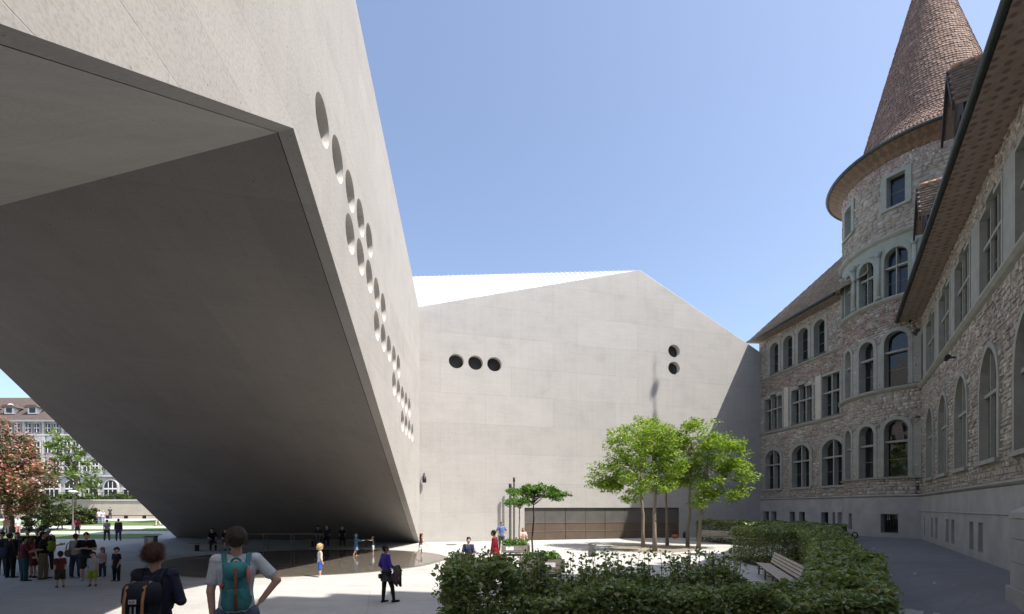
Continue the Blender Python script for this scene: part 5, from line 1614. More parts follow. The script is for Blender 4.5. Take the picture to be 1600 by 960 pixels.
def person(label, x, y, H, rz, shirt=(.5, .5, .5), pants=(.05, .06, .1), shoes=(.03, .03, .03), hair=BROWN, style='short', skinc=SK, sleeve='short', legs='long',
           kid=False, slim=1.0, pose=None, zoff=None, group=None, hem=0.0, cap=None, vox=None, brim=True, hang=0.0):
    pose = pose or {}
    z = gz(x, y) if zoff is None else zoff
    t = thing('person', label, 'person', (x, y, z), group)
    ORG[t.name] = Vector((0, 0, 0)); t.rotation_euler = (0, 0, rz + math.atan2(-x, y))   # rz 0: seen from behind
    vx = vox or max(.009, min(.026, y * .00085))
    hh = H * (.168 if kid else .130)
    hz_ = H * (.455 if kid else .505)
    sz = H - hh - H * .045
    T = sz - hz_
    sh = H * (.090 if kid else .097) * slim; hp = H * .052
    lean = Vector(pose.get('lean', (0, 0)) + (1,)).normalized()
    th_l = (hz_ - .045 * H) / 2
    V3 = lambda p: Vector(p).normalized()
    legs_d = {}
    for s, k in ((-1, 'L'), (1, 'R')):
        thd = V3(pose.get('th' + k, (s * .06, 0, -1))); shd = V3(pose.get('sh' + k, (s * .02, -.02, -1)))
        legs_d[k] = (thd, shd)
    drop = max(-(legs_d[k][0].z + legs_d[k][1].z) * th_l for k in 'LR')
    hip = Vector((0, 0, drop + .045 * H)) if 'seat' not in pose else Vector((0, 0, pose['seat'] + .055 * H))
    chest = hip + lean * T
    neck = chest + lean * H * .03
    hd = Vector(pose.get('head', (0, 0))) if False else pose.get('head', (0, 0))
    hc = neck + lean * H * .015 + Vector((hd[0], hd[1], 0)) * hh * .5 + Vector((0, 0, hh * .5))
    yaw = Matrix.Rotation(pose.get('yaw', 0), 3, 'Z')
    right = Matrix.Rotation(pose.get('twist', 0), 3, 'Z') @ Vector((1, 0, 0)); fwd = Vector((0, 0, 1)).cross(right)
    J = {}
    for s, k in ((-1, 'L'), (1, 'R')):
        so = chest + right * s * sh - lean * H * .012
        ua = V3(pose.get('ua' + k, (s * .16, -.03, -1))); fa = V3(pose.get('fa' + k, (s * .06, .16, -1)))
        el = so + ua * H * .172; wr = el + fa * H * .142
        hip_j = hip + Vector((s * hp, 0, -.01 * H)); kn = hip_j + legs_d[k][0] * th_l; an = kn + legs_d[k][1] * th_l
        J[k] = (so, el, wr, fa, hip_j, kn, an)

    def torso(b, grow, lo=0.0, hi=1.0, wide=1.0):
        st = [(-.10, .072, .058), (.0, .088, .066), (.18, .086, .064), (.40, .076, .056), (.62, .086, .062), (.82, .098, .062), (.95, .088, .050), (1.03, .045, .036)]
        rings = []
        for (k, a, c) in st:
            if k < lo - .001 or k > hi + .001: continue
            w = a * H * slim * wide + grow; d = c * H * (1.05 if kid else 1.0) + grow
            rings.append(ellipse_ring(hip + lean * T * k, right * w, fwd * d, 16))
        b.loft(rings)
    # --- body, one continuous surface
    b = MB(); torso(b, 0.0)
    b.capsule(chest, neck + lean * H * .03, .031 * H, .028 * H); 
    hr = (hh * .335, hh * .40, hh * .50)
    b.ellipsoid(hc, hr, 16, 11, yaw)
    b.ellipsoid(hc + yaw @ Vector((0, hh * .13, -hh * .25)), (hh * .22, hh * .26, hh * .24), 12, 8, yaw)
    b.capsule(hc + yaw @ Vector((0, hh * .36, -.02 * hh)), hc + yaw @ Vector((0, hh * .45, -.14 * hh)), hh * .03, hh * .06, 6)
    for s in (-1, 1): b.ellipsoid(hc + yaw @ Vector((s * hh * .345, -.02 * hh, -.03 * hh)), (hh * .04, hh * .08, hh * .13), 8, 6, yaw)
    for k in 'LR':
        so, el, wr, fa, hj, kn, an = J[k]; s = -1 if k == 'L' else 1
        b.capsule(chest - lean * .02 * H + right * s * sh * .3, so, .036 * H, .032 * H)
        b.capsule(so, el, .030 * H * slim, .024 * H * slim); b.capsule(el, wr, .024 * H * slim, .017 * H)
        b.capsule(hip, hj, .07 * H * slim, .06 * H * slim); b.capsule(hj, kn, .056 * H * slim, .038 * H * slim); b.capsule(kn, kn.lerp(an, .38), .037 * H * slim, .037 * H * slim); b.capsule(kn.lerp(an, .3), an, .037 * H * slim, .023 * H)
        # hand: palm, four fingers, thumb
        side = fa.cross(Vector((0, 1, 0)) if abs(fa.y) < .9 else Vector((0, 0, 1))).normalized(); nrm = side.cross(fa)
        rot = Matrix((side, nrm, fa)).transposed()
        b.ellipsoid(wr + fa * .045 * H, (.010 * H, .023 * H, .036 * H), 10, 7, rot)
        for i in range(4):
            r0 = wr + fa * .068 * H + nrm * (i - 1.5) * .0115 * H; ln = (.034, .040, .038, .030)[i] * H
            b.capsule(r0, r0 + fa * ln * .55, .0062 * H, .0058 * H, 6); b.capsule(r0 + fa * ln * .55, r0 + fa * ln * .95 + side * .012 * H * -s, .0058 * H, .005 * H, 6)
        b.capsule(wr + fa * .02 * H + nrm * .018 * H, wr + fa * .055 * H + nrm * .036 * H, .008 * H, .006 * H, 6)
        ft = Vector(pose.get('foot' + k, (s * .12, 1, 0))).normalized()
        b.capsule(an + Vector((0, 0, -.022 * H)) - ft * .02 * H, an + Vector((0, 0, -.028 * H)) + ft * .085 * H, .021 * H, .016 * H)
    blob(b, 'body', skin(skinc), t, vx, 3)
    # --- clothing
    g = .012 if H > 1.4 else .010
    if shirt:
        b = MB(); torso(b, g, -.10 if hem > -.05 else .0)
        if hem > 0:
            b.loft([ellipse_ring(hip + lean * T * k, right * (.088 * H * slim + g + .02 * (1 - k)), fwd * (.068 * H + g + .015), 16) for k in (.3, 0, -hem)])
        for k in 'LR':
            so, el, wr, fa, *_ = J[k]
            s = -1 if k == 'L' else 1
            b.capsule(chest - lean * .02 * H + right * s * sh * .3, so, .038 * H + g, .032 * H + g)
            if sleeve == 'none': continue
            if sleeve == 'short':
                e2 = so.lerp(el, .66); b.capsule(so, e2, .031 * H * slim + g, .029 * H * slim + g * 1.3)
            else:
                b.capsule(so, el, .031 * H * slim + g * .8, .026 * H * slim + g * .8); b.capsule(el, el.lerp(wr, .94), .026 * H * slim + g * .8, .019 * H + g * .8)
        blob(b, 'shirt', cloth(shirt), t, vx, 3)
    if pants:
        b = MB()
        b.loft([ellipse_ring(hip + lean * T * k, right * (w * H * slim + g * .9), fwd * (d * H + g * .9), 16) for k, w, d in ((.16, .084, .062), (.0, .089, .068), (-.12, .082, .066))])
        if legs == 'skirt':
            b.loft([ellipse_ring(hip + Vector((0, 0, -zz * H)), right * (w * H), fwd * (w * .82 * H), 18) for zz, w in ((-.03, .085), (.03, .10), (.12, .118), (.20, .128))])
        else:
            for k in 'LR':
                so, el, wr, fa, hj, kn, an = J[k]
                b.capsule(hip, hj, .072 * H * slim + g, .062 * H * slim + g)
                if legs == 'short':
                    b.capsule(hj, hj.lerp(kn, .86), .058 * H * slim + g, .047 * H * slim + g + .012)
                elif legs == 'tight':
                    b.capsule(hj, kn, .056 * H * slim + .006, .039 * H * slim + .005); b.capsule(kn, kn.lerp(an, .38), .038 * H * slim + .005, .037 * H * slim + .005); b.capsule(kn.lerp(an, .3), an, .037 * H * slim + .005, .025 * H + .005)
                else:
                    b.capsule(hj, kn, .058 * H * slim + g, .042 * H * slim + g); b.capsule(kn, kn.lerp(an, .94), .042 * H * slim + g, .032 * H + g)
        blob(b, {'skirt': 'skirt', 'short': 'shorts'}.get(legs, 'trousers'), cloth(pants), t, vx, 3)
        if legs == 'skirt' and hang:
            pass
    if shoes:
        for k in 'LR':
            an = J[k][6]; s = -1 if k == 'L' else 1; ft = Vector(pose.get('foot' + k, (s * .12, 1, 0))).normalized(); b = MB()
            b.capsule(an + Vector((0, 0, -.021 * H)) - ft * .022 * H, an + Vector((0, 0, -.026 * H)) + ft * .09 * H, .025 * H, .0195 * H, 10); b.capsule(an + Vector((0, 0, .012 * H)), an, .027 * H, .025 * H, 10)
            blob(b, 'shoe', cloth(shoes), t, max(.008, vx * .8), 2)
    # --- hair
    g2 = np.random.default_rng(int(abs(x * 131 + y * 977)) + 3)
    if hair:
        b = MB()
        if style != 'none':
            b.ellipsoid(hc + yaw @ Vector((0, -hh * .07, hh * .10)), (hr[0] * 1.06, hr[1] * 1.03, hr[2] * .93), 16, 10, yaw)
            b.ellipsoid(hc + yaw @ Vector((0, -hh * .17, -hh * .05)), (hr[0] * 1.05, hr[1] * .80, hr[2] * .72), 14, 9, yaw)
        for _ in range(22 if style in ('short', 'long', 'bun') else 0):
            d = Vector(g2.normal(size=3)); d.z = abs(d.z) * .7; d.y -= .4; d.normalize()
            p = hc + yaw @ Vector((d.x * hr[0] * 1.0, d.y * hr[1] * 1.0 - hh * .05, d.z * hr[2] * .9 + hh * .05)); b.ellipsoid(p, (hh * (.12 if y > 8 else .08),) * 3, 7, 5)
        if style == 'long':
            b.capsule(hc + yaw @ Vector((0, -hh * .28, -hh * .1)), hc + yaw @ Vector((0, -hh * .42, -hh * .85)), hh * .26, hh * .2)
            for s in (-1, 1): b.capsule(hc + yaw @ Vector((s * hh * .3, -hh * .12, -hh * .05)), hc + yaw @ Vector((s * hh * .3, -hh * .2, -hh * .7)), hh * .12, hh * .09)
        if style == 'bun': b.ellipsoid(hc + yaw @ Vector((0, -hh * .5, hh * .15)), (hh * .18,) * 3, 10, 7)
        if style == 'curly':
            for _ in range(90):
                d = Vector(g2.normal(size=3)); d.y -= .55; d.z += .25; d.normalize()
                p = hc + yaw @ (Vector((d.x * hr[0] * 1.35, d.y * hr[1] * 1.28 - hh * .08, d.z * hr[2] * 1.08 + hh * .08))); b.ellipsoid(p, (hh * float(g2.uniform(.11, .19)),) * 3, 7, 5)
        blob(b, 'hair', cloth(hair, .6), t, vx * .8, 2)
    if cap:
        b = MB(); b.ellipsoid(hc + yaw @ Vector((0, -hh * .03, hh * .26)), (hr[0] * 1.2, hr[1] * 1.14, hr[2] * .62), 14, 8, yaw)
        if brim: b.ellipsoid(hc + yaw @ Vector((0, hh * .42, hh * .16)), (hr[0] * .85, hh * .26, hh * .04), 12, 6, yaw)
        blob(b, 'cap', cloth(cap), t, vx * .8, 2)
    if y < 22:
        for s in (-1, 1):
            b = MB(); b.ellipsoid(hc + yaw @ Vector((s * hh * .14, hh * .375, hh * .02)), (hh * .035, hh * .02, hh * .02), 8, 6, yaw); b.build('eye', cloth((.02, .015, .012), .3), t, True)
    t['joints'] = 0; del t['joints']
    return t, dict(hip=hip, chest=chest, right=right, fwd=fwd, J=J, hc=hc, H=H, hh=hh)


def W2(t, p):                    # local point of a person -> world
    return Matrix.Rotation(t.rotation_euler.z, 3, 'Z') @ Vector(p) + Vector(t.location)


def at_feet(px, feet): Y = FPX * EYE / (feet - 793); return (px - 800) / FPX * Y, Y


# --- the two visitors in the foreground
man, jm = person('man in white T-shirt and jeans with hand on hip, wearing a teal rucksack', -2.82, 4.95, 1.78, R(-2), shirt=(.50, .53, .55), pants=(.10, .13, .20), shoes=(.05, .04, .04), hair=(.045, .03, .022), skinc=(.50, .29, .21), vox=.008,
                 pose=dict(uaR=(.62, -.12, -.72), faR=(-.45, .08, -.62), uaL=(-.18, -.04, -1), faL=(.06, .12, -1), head=(0, .0), yaw=R(-6), thL=(-.10, 0, -1), thR=(.10, 0, -1)))
wom, jw = person('person in navy top with arms folded, short brown hair, carrying a dark rucksack', -3.50, 4.74, 1.63, R(-30), shirt=(.022, .024, .045), pants=(.02, .022, .04), shoes=(.03, .03, .03), hair=(.06, .028, .016), sleeve='long', vox=.008, slim=.97, skinc=(.50, .29, .21),
                 pose=dict(uaR=(.24, .10, -.95), faR=(-.80, .55, .10), uaL=(-.24, .10, -.95), faL=(.80, .50, .05), yaw=R(-22), thL=(-.06, .03, -1)))


def ribbon(path, nrm, w, th, name, mat, parent):
    """flat strap along a path; nrm gives the outward direction at each point"""
    b = MB(); rings = []
    P = [Vector(p) for p in path]
    for i, p in enumerate(P):
        d = (P[min(i + 1, len(P) - 1)] - P[max(i - 1, 0)]).normalized(); n = Vector(nrm[i] if isinstance(nrm, list) else nrm).normalized()
        s = d.cross(n).normalized() * w / 2; n = s.cross(d).normalized() * th / 2
        rings.append([p - s - n, p + s - n, p + s + n, p - s + n])
    b.loft(rings); return b.build(name, mat, parent, True)


def strap_path(J, s, out):
    c = J['chest']; r = J['right']; f = J['fwd']; H = J['H']
    o = r * s * .052 * H
    return [c + o - f * (.085 * H) - Vector((0, 0, .085 * H)), c + o * 1.08 - f * .060 * H - Vector((0, 0, .025 * H)), c + o * 1.2 - f * .03 * H + Vector((0, 0, .022 * H)), c + o * 1.25 + f * .02 * H + Vector((0, 0, .022 * H)), c + o * 1.25 + f * .066 * H - Vector((0, 0, .03 * H)), c + o * 1.4 + f * .075 * H - Vector((0, 0, .12 * H)), c + o * 1.55 + f * .02 * H - Vector((0, 0, .21 * H)), c + o * 1.3 - f * .075 * H - Vector((0, 0, .25 * H))], [-f, -f + Vector((0, 0, .3)), Vector((0, 0, 1)) - f * .5, Vector((0, 0, 1)) + f * .5, f, f, r * s, r * s - f]


def local_thing(name, label, cat, person_, group=None):
    o = thing(name, label, cat, tuple(person_.location), group); ORG[o.name] = Vector((0, 0, 0)); o.rotation_euler = tuple(person_.rotation_euler); return o


# teal rucksack
TEAL = (.045, .19, .20); LEATHER = (.16, .065, .035); PINK = (.50, .20, .17)
rk = local_thing('rucksack', 'teal canvas rucksack with brown leather straps on the back of the man in white', 'rucksack', man)
c, r, f, H = jm['chest'], jm['right'], jm['fwd'], 1.78
bc = c - f * .195 - Vector((0, 0, .27))
b = MB()
def sack(bc, w, d, h, taper):
    rings = []
    for i in range(13):
        k = i / 12; zz = -h / 2 + h * k
        e = (1 - abs(2 * k - 1) ** 5) ** .5 if 0 < k < 1 else .35
        ww = w / 2 * (1 - taper * k) * (.72 + .28 * e); dd = d / 2 * (1 - .25 * k) * (.6 + .4 * e)
        ring = []
        for j in range(20):
            t_ = 2 * math.pi * j / 20; cx_ = math.copysign(abs(math.cos(t_)) ** .6, math.cos(t_)); sy_ = math.copysign(abs(math.sin(t_)) ** .6, math.sin(t_))
            wob = 1 + .025 * math.sin(5 * t_ + 9 * k)
            ring.append(bc + r * cx_ * ww * wob + f * sy_ * dd * wob + Vector((0, 0, zz)))
        rings.append(ring)
    return rings
b.loft(sack(bc, .265, .18, .46, .2)); b.build('bag_body', cloth(TEAL), rk, True)
b = MB(); b.loft(sack(bc - f * .08 - Vector((0, 0, .11)), .19, .09, .20, .1)); b.build('front_pocket', cloth((.04, .17, .18)), rk, True)
b = MB(); b.loft([ellipse_ring(bc + Vector((0, 0, .20 + zz)) - f * ff, r * w_, f * d_, 18) for zz, w_, d_, ff in ((-.10, .108, .10, .012), (.0, .106, .095, .006), (.03, .095, .08, 0), (.045, .045, .04, 0))]); b.build('flap', cloth((.05, .21, .22)), rk, True)
for s in (-1, 1):
    p, nn = strap_path(jm, s, 1); ribbon(p, nn, .046, .010, 'shoulder_strap', cloth(TEAL), rk)
ribbon([bc + Vector((0, 0, .25)), bc - f * .095 + Vector((0, 0, .20)), bc - f * .12 + Vector((0, 0, .08)), bc - f * .135 - Vector((0, 0, .04)), bc - f * .138 - Vector((0, 0, .17)), bc - f * .10 - Vector((0, 0, .225))], -f, .028, .008, 'leather_strap', cloth(LEATHER), rk)
b = MB(); b.box(bc - f * .142 - Vector((0, 0, .03)), (.04, .014, .05), 0); b.build('buckle', M['steel'], rk)
b = MB(); b.tube([bc + Vector((0, 0, .22)) + f * .03 + r * (.045 * math.cos(a)) + Vector((0, 0, .06 * math.sin(a))) for a in np.linspace(0, math.pi, 9)], .011, 6); b.build('carry_loop', cloth(TEAL), rk, True)
b = MB(); b.ellipsoid(bc + r * .108 + Vector((0, 0, .10)) - f * .03, (.022, .055, .11), 12, 8, Matrix.Rotation(R(0), 3, 'Z')); b.build('side_pouch', cloth(PINK), rk, True)
b = MB(); b.ellipsoid(bc - r * .112 + Vector((0, 0, .02)) - f * .05, (.018, .03, .03), 10, 6); b.build('side_tab', cloth((.35, .06, .04)), rk, True)
# dark rucksack hanging low on the other visitor
rk2 = local_thing('rucksack', 'dark navy rucksack with two tan straps on the person in navy', 'rucksack', wom)
c, r, f, H = jw['chest'], jw['right'], jw['fwd'], 1.63
bc = c - f * .205 - Vector((0, 0, .33)) + r * .01
NAVY = (.014, .015, .024); TAN = (.36, .17, .075)
b = MB(); b.loft(sack(bc, .30, .20, .48, .10)); b.build('bag_body', cloth(NAVY), rk2, True)
b = MB(); b.loft(sack(bc - f * .09 - Vector((0, 0, .12)), .26, .10, .22, .05)); b.build('front_pocket', cloth((.018, .019, .03)), rk2, True)
b = MB(); b.loft([ellipse_ring(bc + Vector((0, 0, .21 + zz)) - f * ff, r * w_, f * d_, 18) for zz, w_, d_, ff in ((-.13, .165, .125, .014), (.0, .16, .12, .008), (.04, .14, .10, 0), (.06, .06, .05, 0))]); b.build('flap', cloth((.017, .018, .028)), rk2, True)
for s in (-1, 1):
    ribbon([bc + r * s * .07 + Vector((0, 0, .27)), bc + r * s * .075 - f * .10 + Vector((0, 0, .235)), bc + r * s * .078 - f * .138 + Vector((0, 0, .1)), bc + r * s * .078 - f * .148 - Vector((0, 0, .05)), bc + r * s * .07 - f * .15 - Vector((0, 0, .22))], -f, .024, .008, 'tan_strap', cloth(TAN), rk2)
    p, nn = strap_path(jw, s, 1); ribbon(p, nn, .06, .012, 'shoulder_strap', cloth(NAVY), rk2)
for dx in (-.018, .018):
    ribbon([bc + r * (-.0 + dx) - f * .142 + Vector((0, 0, .06)), bc + r * dx - f * .148 - Vector((0, 0, .08)), bc + r * dx - f * .15 - Vector((0, 0, .2))], -f, .012, .006, 'webbing', cloth((.25, .25, .26)), rk2)
b = MB(); b.add([bc - f * .152 + r * u + Vector((0, 0, v)) for u, v in ((-.032, .085), (.032, .085), (.032, .125), (-.032, .125))], [(0, 1, 2, 3)])
b.add([bc - f * .146 + r * u + Vector((0, 0, v)) for u, v in ((-.032, .085), (.032, .085), (.032, .125), (-.032, .125))], [(3, 2, 1, 0)]); b.build('woven_patch', cloth((.62, .62, .62)), rk2)
b = MB()
for (u0, u1, v0, v1) in ((-.024, -.018, .09, .12), (-.008, -.002, .09, .12), (-.018, -.008, .102, .108), (.006, .024, .114, .12), (.006, .024, .102, .108), (.006, .012, .09, .12)):
    b.add([bc - f * .1535 + r * u + Vector((0, 0, v)) for u, v in ((u0, v0), (u1, v0), (u1, v1), (u0, v1))], [(0, 1, 2, 3)])
b.build('patch_mark', cloth((.08, .08, .09)), rk2)

# loose strands over the two nearest heads
def strands(t, j, cc, n, seed, ln):
    g = np.random.default_rng(seed); hh = j['hh']; hc = j['hc']; V = []; F = []
    yw = Matrix.Rotation(R(-6) if t is man else R(-22), 3, 'Z')
    for k in range(n):
        d_ = Vector(g.normal(size=3)); d_.y -= .35; d_.normalize()
        if d_.z < -.45 or (d_.y > .45 and d_.z < .55): continue
        p = Vector((d_.x * hh * .345, d_.y * hh * .405 - hh * .06, d_.z * hh * .465 + hh * .08))
        tn = (Vector((d_.x * .5, d_.y * .6, -.7)) + Vector(g.normal(size=3)) * .35); tn = (tn - d_ * tn.dot(d_) * .8).normalized()
        s_ = tn.cross(d_).normalized() * .0022; L_s = ln * g.uniform(.5, 1.2)
        q = [p, p + tn * L_s * .5 + d_ * .008, p + tn * L_s + d_ * .004]
        o = len(V)
        for i_, w in enumerate((1.0, .8, .2)): V.extend([hc + yw @ (q[i_] - s_ * w), hc + yw @ (q[i_] + s_ * w)])
        F.extend([(o, o + 1, o + 3, o + 2), (o + 2, o + 3, o + 5, o + 4)])
    mesh_np('hair_strands', V, F, cloth(cc, .5), t)['kind'] = 'stuff'


strands(man, jm, (.05, .034, .024), 3200, 1, .055); strands(man, jm, (.085, .06, .045), 900, 2, .05)
strands(wom, jw, (.07, .034, .02), 3400, 3, .07); strands(wom, jw, (.12, .06, .035), 900, 4, .06)

# --- woman in purple with jackets over her arm
x, y = at_feet(604, 942); x0 = x
purple, jp = person('woman in purple top and black leggings carrying jackets over her arm', x, y, 1.61, R(-62), shirt=(.055, .035, .26), pants=(.018, .017, .018), shoes=(.012, .012, .012), hair=BLACK, sleeve='long', legs='tight', skinc=SKD, slim=.95,
                    pose=dict(lean=(0, -.06), thR=(.04, .34, -1), shR=(.04, .12, -1), thL=(-.10, -.04, -1), shL=(-.04, -.05, -1), uaR=(.22, .15, -1), faR=(.05, .75, -.35), uaL=(-.26, -.22, -.95), faL=(.25, .55, -.75), yaw=R(-18), head=(0, .1)))
b = MB(); H = 1.61
b.loft([ellipse_ring(jp['hip'] + Vector((0, 0, -zz * H)), Vector((w * H, 0, 0)), Vector((0, w * .85 * H, 0)), 18) for zz, w in ((-.08, .088), (0, .102), (.08, .112), (.13, .115))]); blob(b, 'shorts', cloth((.05, .052, .048)), purple, .012)
wr = jp['J']['R'][1].lerp(jp['J']['R'][2], .6)
for (off, s, cc, lb) in ((Vector((.06, .02, -.16)), (.085, .10, .24), (.06, .065, .05), 'olive jacket hanging over the forearm of the woman in purple'), (Vector((.02, .10, -.20)), (.07, .09, .28), (.02, .018, .022), 'black jacket hanging lowest from the arm of the woman in purple'), (Vector((.10, -.05, -.26)), (.05, .07, .2), (.08, .035, .05), 'plum jacket between the olive and black ones on the arm of the woman in purple')):
    jk = local_thing('jacket', lb, 'jacket', purple, 'jackets over the arm of the woman in purple')
    b = MB(); g2 = np.random.default_rng(5)
    b.ellipsoid(wr + off, s, 14, 9)
    for _ in range(9): p = g2.normal(size=3) * np.array(s) * .55; b.ellipsoid(wr + off + Vector(p), (s[0] * .5, s[1] * .5, s[2] * .3), 9, 6)
    blob(b, 'cloth_body', cloth(cc), jk, .012, 2)
    b = MB(); b.capsule(wr + off + Vector((0, s[1] * .7, -.05)), wr + off + Vector((.01, s[1] * .8, -s[2] * 1.15)), .035, .028); blob(b, 'sleeve', cloth(scl(cc, .9)), jk, .012, 2)
bgp = local_thing('belt_bag', 'small black bag at the hip of the woman in purple', 'bag', purple)
b = MB(); b.ellipsoid(jp['hip'] + Vector((-.03, -.17, -.06)), (.07, .05, .07), 12, 8, None, .6); b.build('bag_body', cloth(BLACK), bgp, True)
b = MB(); b.lathe([(.15, -.012), (.165, -.012), (.165, .012), (.15, .012)], 20, tuple(jp['hip'] + Vector((0, 0, .05)))); b.build('strap', cloth(BLACK), bgp, True)

walkL = dict(thL=(-.05, .42, -1), shL=(-.02, .1, -1), thR=(.05, -.22, -1), shR=(.02, -.5, -1), uaL=(-.15, -.35, -1), faL=(-.05, .0, -1), uaR=(.15, .3, -1), faR=(.02, .55, -1))
# --- children at the pool
kp = 'children playing at the pool'
x, y = at_feet(500, 902)
person('child with big blond curly hair, white vest and blue shorts at the pool edge', x, y, 1.24, R(-80), shirt=(.62, .62, .63), pants=(.035, .10, .42), shoes=(.55, .55, .55), hair=BLOND, style='curly', sleeve='none', legs='short', kid=True, group=kp, pose=dict(thL=(-.04, .12, -1), thR=(.04, -.06, -1), faR=(.04, .35, -1), head=(0, .1)))
x, y = at_feet(556, 869)
person('child in light blue hooded dress reaching forward in the pool', x, y, 1.22, R(-70), shirt=(.10, .21, .36), pants=(.12, .24, .40), shoes=None, hair=(.12, .22, .38), sleeve='long', legs='skirt', kid=True, group=kp, skinc=SK2, hem=.1, pose=dict(uaR=(.1, .8, -.6), faR=(0, 1, .1), uaL=(-.1, .5, -.9), thL=(-.05, .2, -1), thR=(.05, -.2, -1), shR=(.05, -.5, -1)))
x, y = at_feet(583, 866)
person('small child in dark vest and white shorts pointing, standing in the pool', x, y, 1.0, R(85), shirt=(.03, .035, .06), pants=(.6, .6, .6), shoes=None, hair=BROWN, sleeve='none', legs='short', kid=True, group=kp, pose=dict(uaL=(-.3, .8, .1), faL=(-.1, 1, .3), lean=(0, .1)))
x, y = at_feet(657, 869)
person('running child with red cap and white shorts at the right end of the pool', x, y, 1.26, R(-75), shirt=(.11, .07, .06), pants=(.55, .57, .62), shoes=None, hair=BROWN, style='long', sleeve='none', legs='short', kid=True, cap=(.55, .05, .06), group=kp, pose=dict(thL=(-.05, .3, -1), shL=(-.02, .0, -1), thR=(.05, -.35, -1), shR=(.02, -1.1, -.5), lean=(0, .12), uaR=(.2, .3, -1), faR=(.1, .7, -.5)))

# --- the group of families in the shade on the left
fam = 'families standing in the shade'
def stand(label, px, feet, H, rz, **k):
    x, y = at_feet(px, feet); return person(label, x, y, H, R(rz), group=k.pop('group', fam), **k)
stand('woman in black with brown hair at the far left, dark bag on her back', 16, 903, 1.68, -50, shirt=(.014, .013, .014), pants=(.012, .012, .014), hair=(.05, .022, .012), style='bun', sleeve='long', slim=1.05, hem=.1)
stand('woman in burgundy top and teal trousers looking at her phone', 38, 908, 1.60, -70, shirt=(.10, .012, .022), pants=(.018, .075, .085), hair=BLACK, style='short', slim=1.05, hem=.08, pose=dict(uaR=(.2, .3, -.9), faR=(-.1, .9, .15), uaL=(-.2, .3, -.9), faL=(.1, .9, .15)))
stand('girl in dark red dress standing behind the burgundy top', 51, 903, 1.52, -60, shirt=(.12, .02, .025), pants=(.11, .018, .022), hair=(.10, .03, .015), style='long', legs='skirt', slim=.95)
stand('man in black T-shirt and khaki trousers holding up a green jacket', 68, 905, 1.76, -95, shirt=(.012, .012, .013), pants=(.20, .165, .12), hair=BLACK, slim=1.05, pose=dict(uaR=(.15, .55, -.7), faR=(-.1, .95, .25), uaL=(-.15, .5, -.75), faL=(.1, .95, .2), thL=(-.06, .15, -1), thR=(.06, -.16, -1)))
stand('tall person in dark green standing behind the black-haired family', 43, 897, 1.80, 170, shirt=(.025, .035, .03), pants=(.02, .02, .025), hair=BLACK, sleeve='long')
stand('boy in red T-shirt and grey shorts seen from behind', 94, 918, 1.20, 15, shirt=(.13, .035, .03), pants=(.045, .04, .04), shoes=(.08, .08, .09), hair=BROWN, legs='short', kid=True, pose=dict(faR=(-.3, .4, -.8)))
stand('woman in pale cardigan and jeans with a mustard shoulder bag', 119, 903, 1.66, -35, shirt=(.28, .26, .24), pants=(.03, .04, .075), shoes=(.3, .3, .3), hair=(.09, .04, .02), style='bun', sleeve='long', pose=dict(thL=(-.10, -.1, -1)))
stand('bearded man in black T-shirt and dark shorts with folded arms', 135, 907, 1.74, 170, shirt=(.012, .012, .013), pants=(.03, .03, .035), shoes=(.5, .5, .5), hair=BLACK, legs='short', slim=1.1, pose=dict(uaR=(.25, .2, -.9), faR=(-.8, .5, .2), uaL=(-.25, .2, -.9), faL=(.8, .5, .1)))
stand('boy in white T-shirt and bright green shorts', 145, 916, 1.16, 160, shirt=(.38, .40, .44), pants=(.26, .38, .04), shoes=(.05, .05, .05), hair=BLACK, legs='short', kid=True)
stand('girl with pink sun hat, pale top and jeans behind the boy in green shorts', 160, 901, 1.12, 150, shirt=(.42, .33, .32), pants=(.04, .05, .09), hair=BROWN, style='long', kid=True, cap=(.42, .16, .17), pose=dict(uaR=(.2, .4, -.8), faR=(-.3, .6, .5)))
stand('boy in black T-shirt and black trousers standing apart on the right of the group', 182, 908, 1.22, 140, shirt=(.018, .018, .025), pants=(.014, .014, .02), hair=BLACK, kid=True, pose=dict(thL=(-.12, .1, -1), thR=(.14, -.1, -1), faL=(.2, .4, -1)))
stand('person in dark jacket at the very left edge, behind the woman in black', 3, 899, 1.70, 150, shirt=(.02, .02, .025), pants=(.025, .025, .03), hair=BROWN, sleeve='long')
stand('woman in dark grey with long hair behind the burgundy and black tops', 27, 896, 1.64, 175, shirt=(.035, .03, .035), pants=(.02, .02, .03), hair=BLACK, style='long', sleeve='long')
stand('person with white cap and dark top behind the man in khaki trousers', 75, 890, 1.72, 165, shirt=(.03, .03, .04), pants=(.03, .03, .035), hair=BROWN, cap=(.55, .56, .6))
stand('person in black with grey cap in the back row of the group', 58, 892, 1.74, 190, shirt=(.015, .015, .018), pants=(.02, .02, .022), hair=BLACK, cap=(.12, .12, .13))
def carried(name, label, cat, px, feet, z, s, c, group=None, dy=0.0):
    x, y = at_feet(px, feet); y += dy
    t = thing(name, label, cat, (x, y, z), group); b = MB(); b.ellipsoid((x, y, z), s, 14, 9, None, .7); b.build('body', cloth(c), t, True)
    b = MB(); b.tube([(x + s[0] * .8 * math.cos(a), y, z + s[2] * .7 + .30 * math.sin(a)) for a in np.linspace(0.1, math.pi - .1, 9)], .016, 6); b.build('strap', cloth(scl(c, .6)), t, True)
carried('shoulder_bag', 'mustard brown bag on the hip of the woman in pale cardigan', 'bag', 108, 903, .92, (.15, .09, .14), (.17, .11, .03))
carried('shoulder_bag', 'large dark blue bag carried by the woman in black at the far left', 'bag', 10, 903, .95, (.24, .13, .2), (.02, .03, .055), dy=-.1)
carried('green_jacket', 'yellow green jacket held up by the man in khaki trousers', 'jacket', 80, 905, 1.22, (.12, .12, .2), (.20, .24, .03))

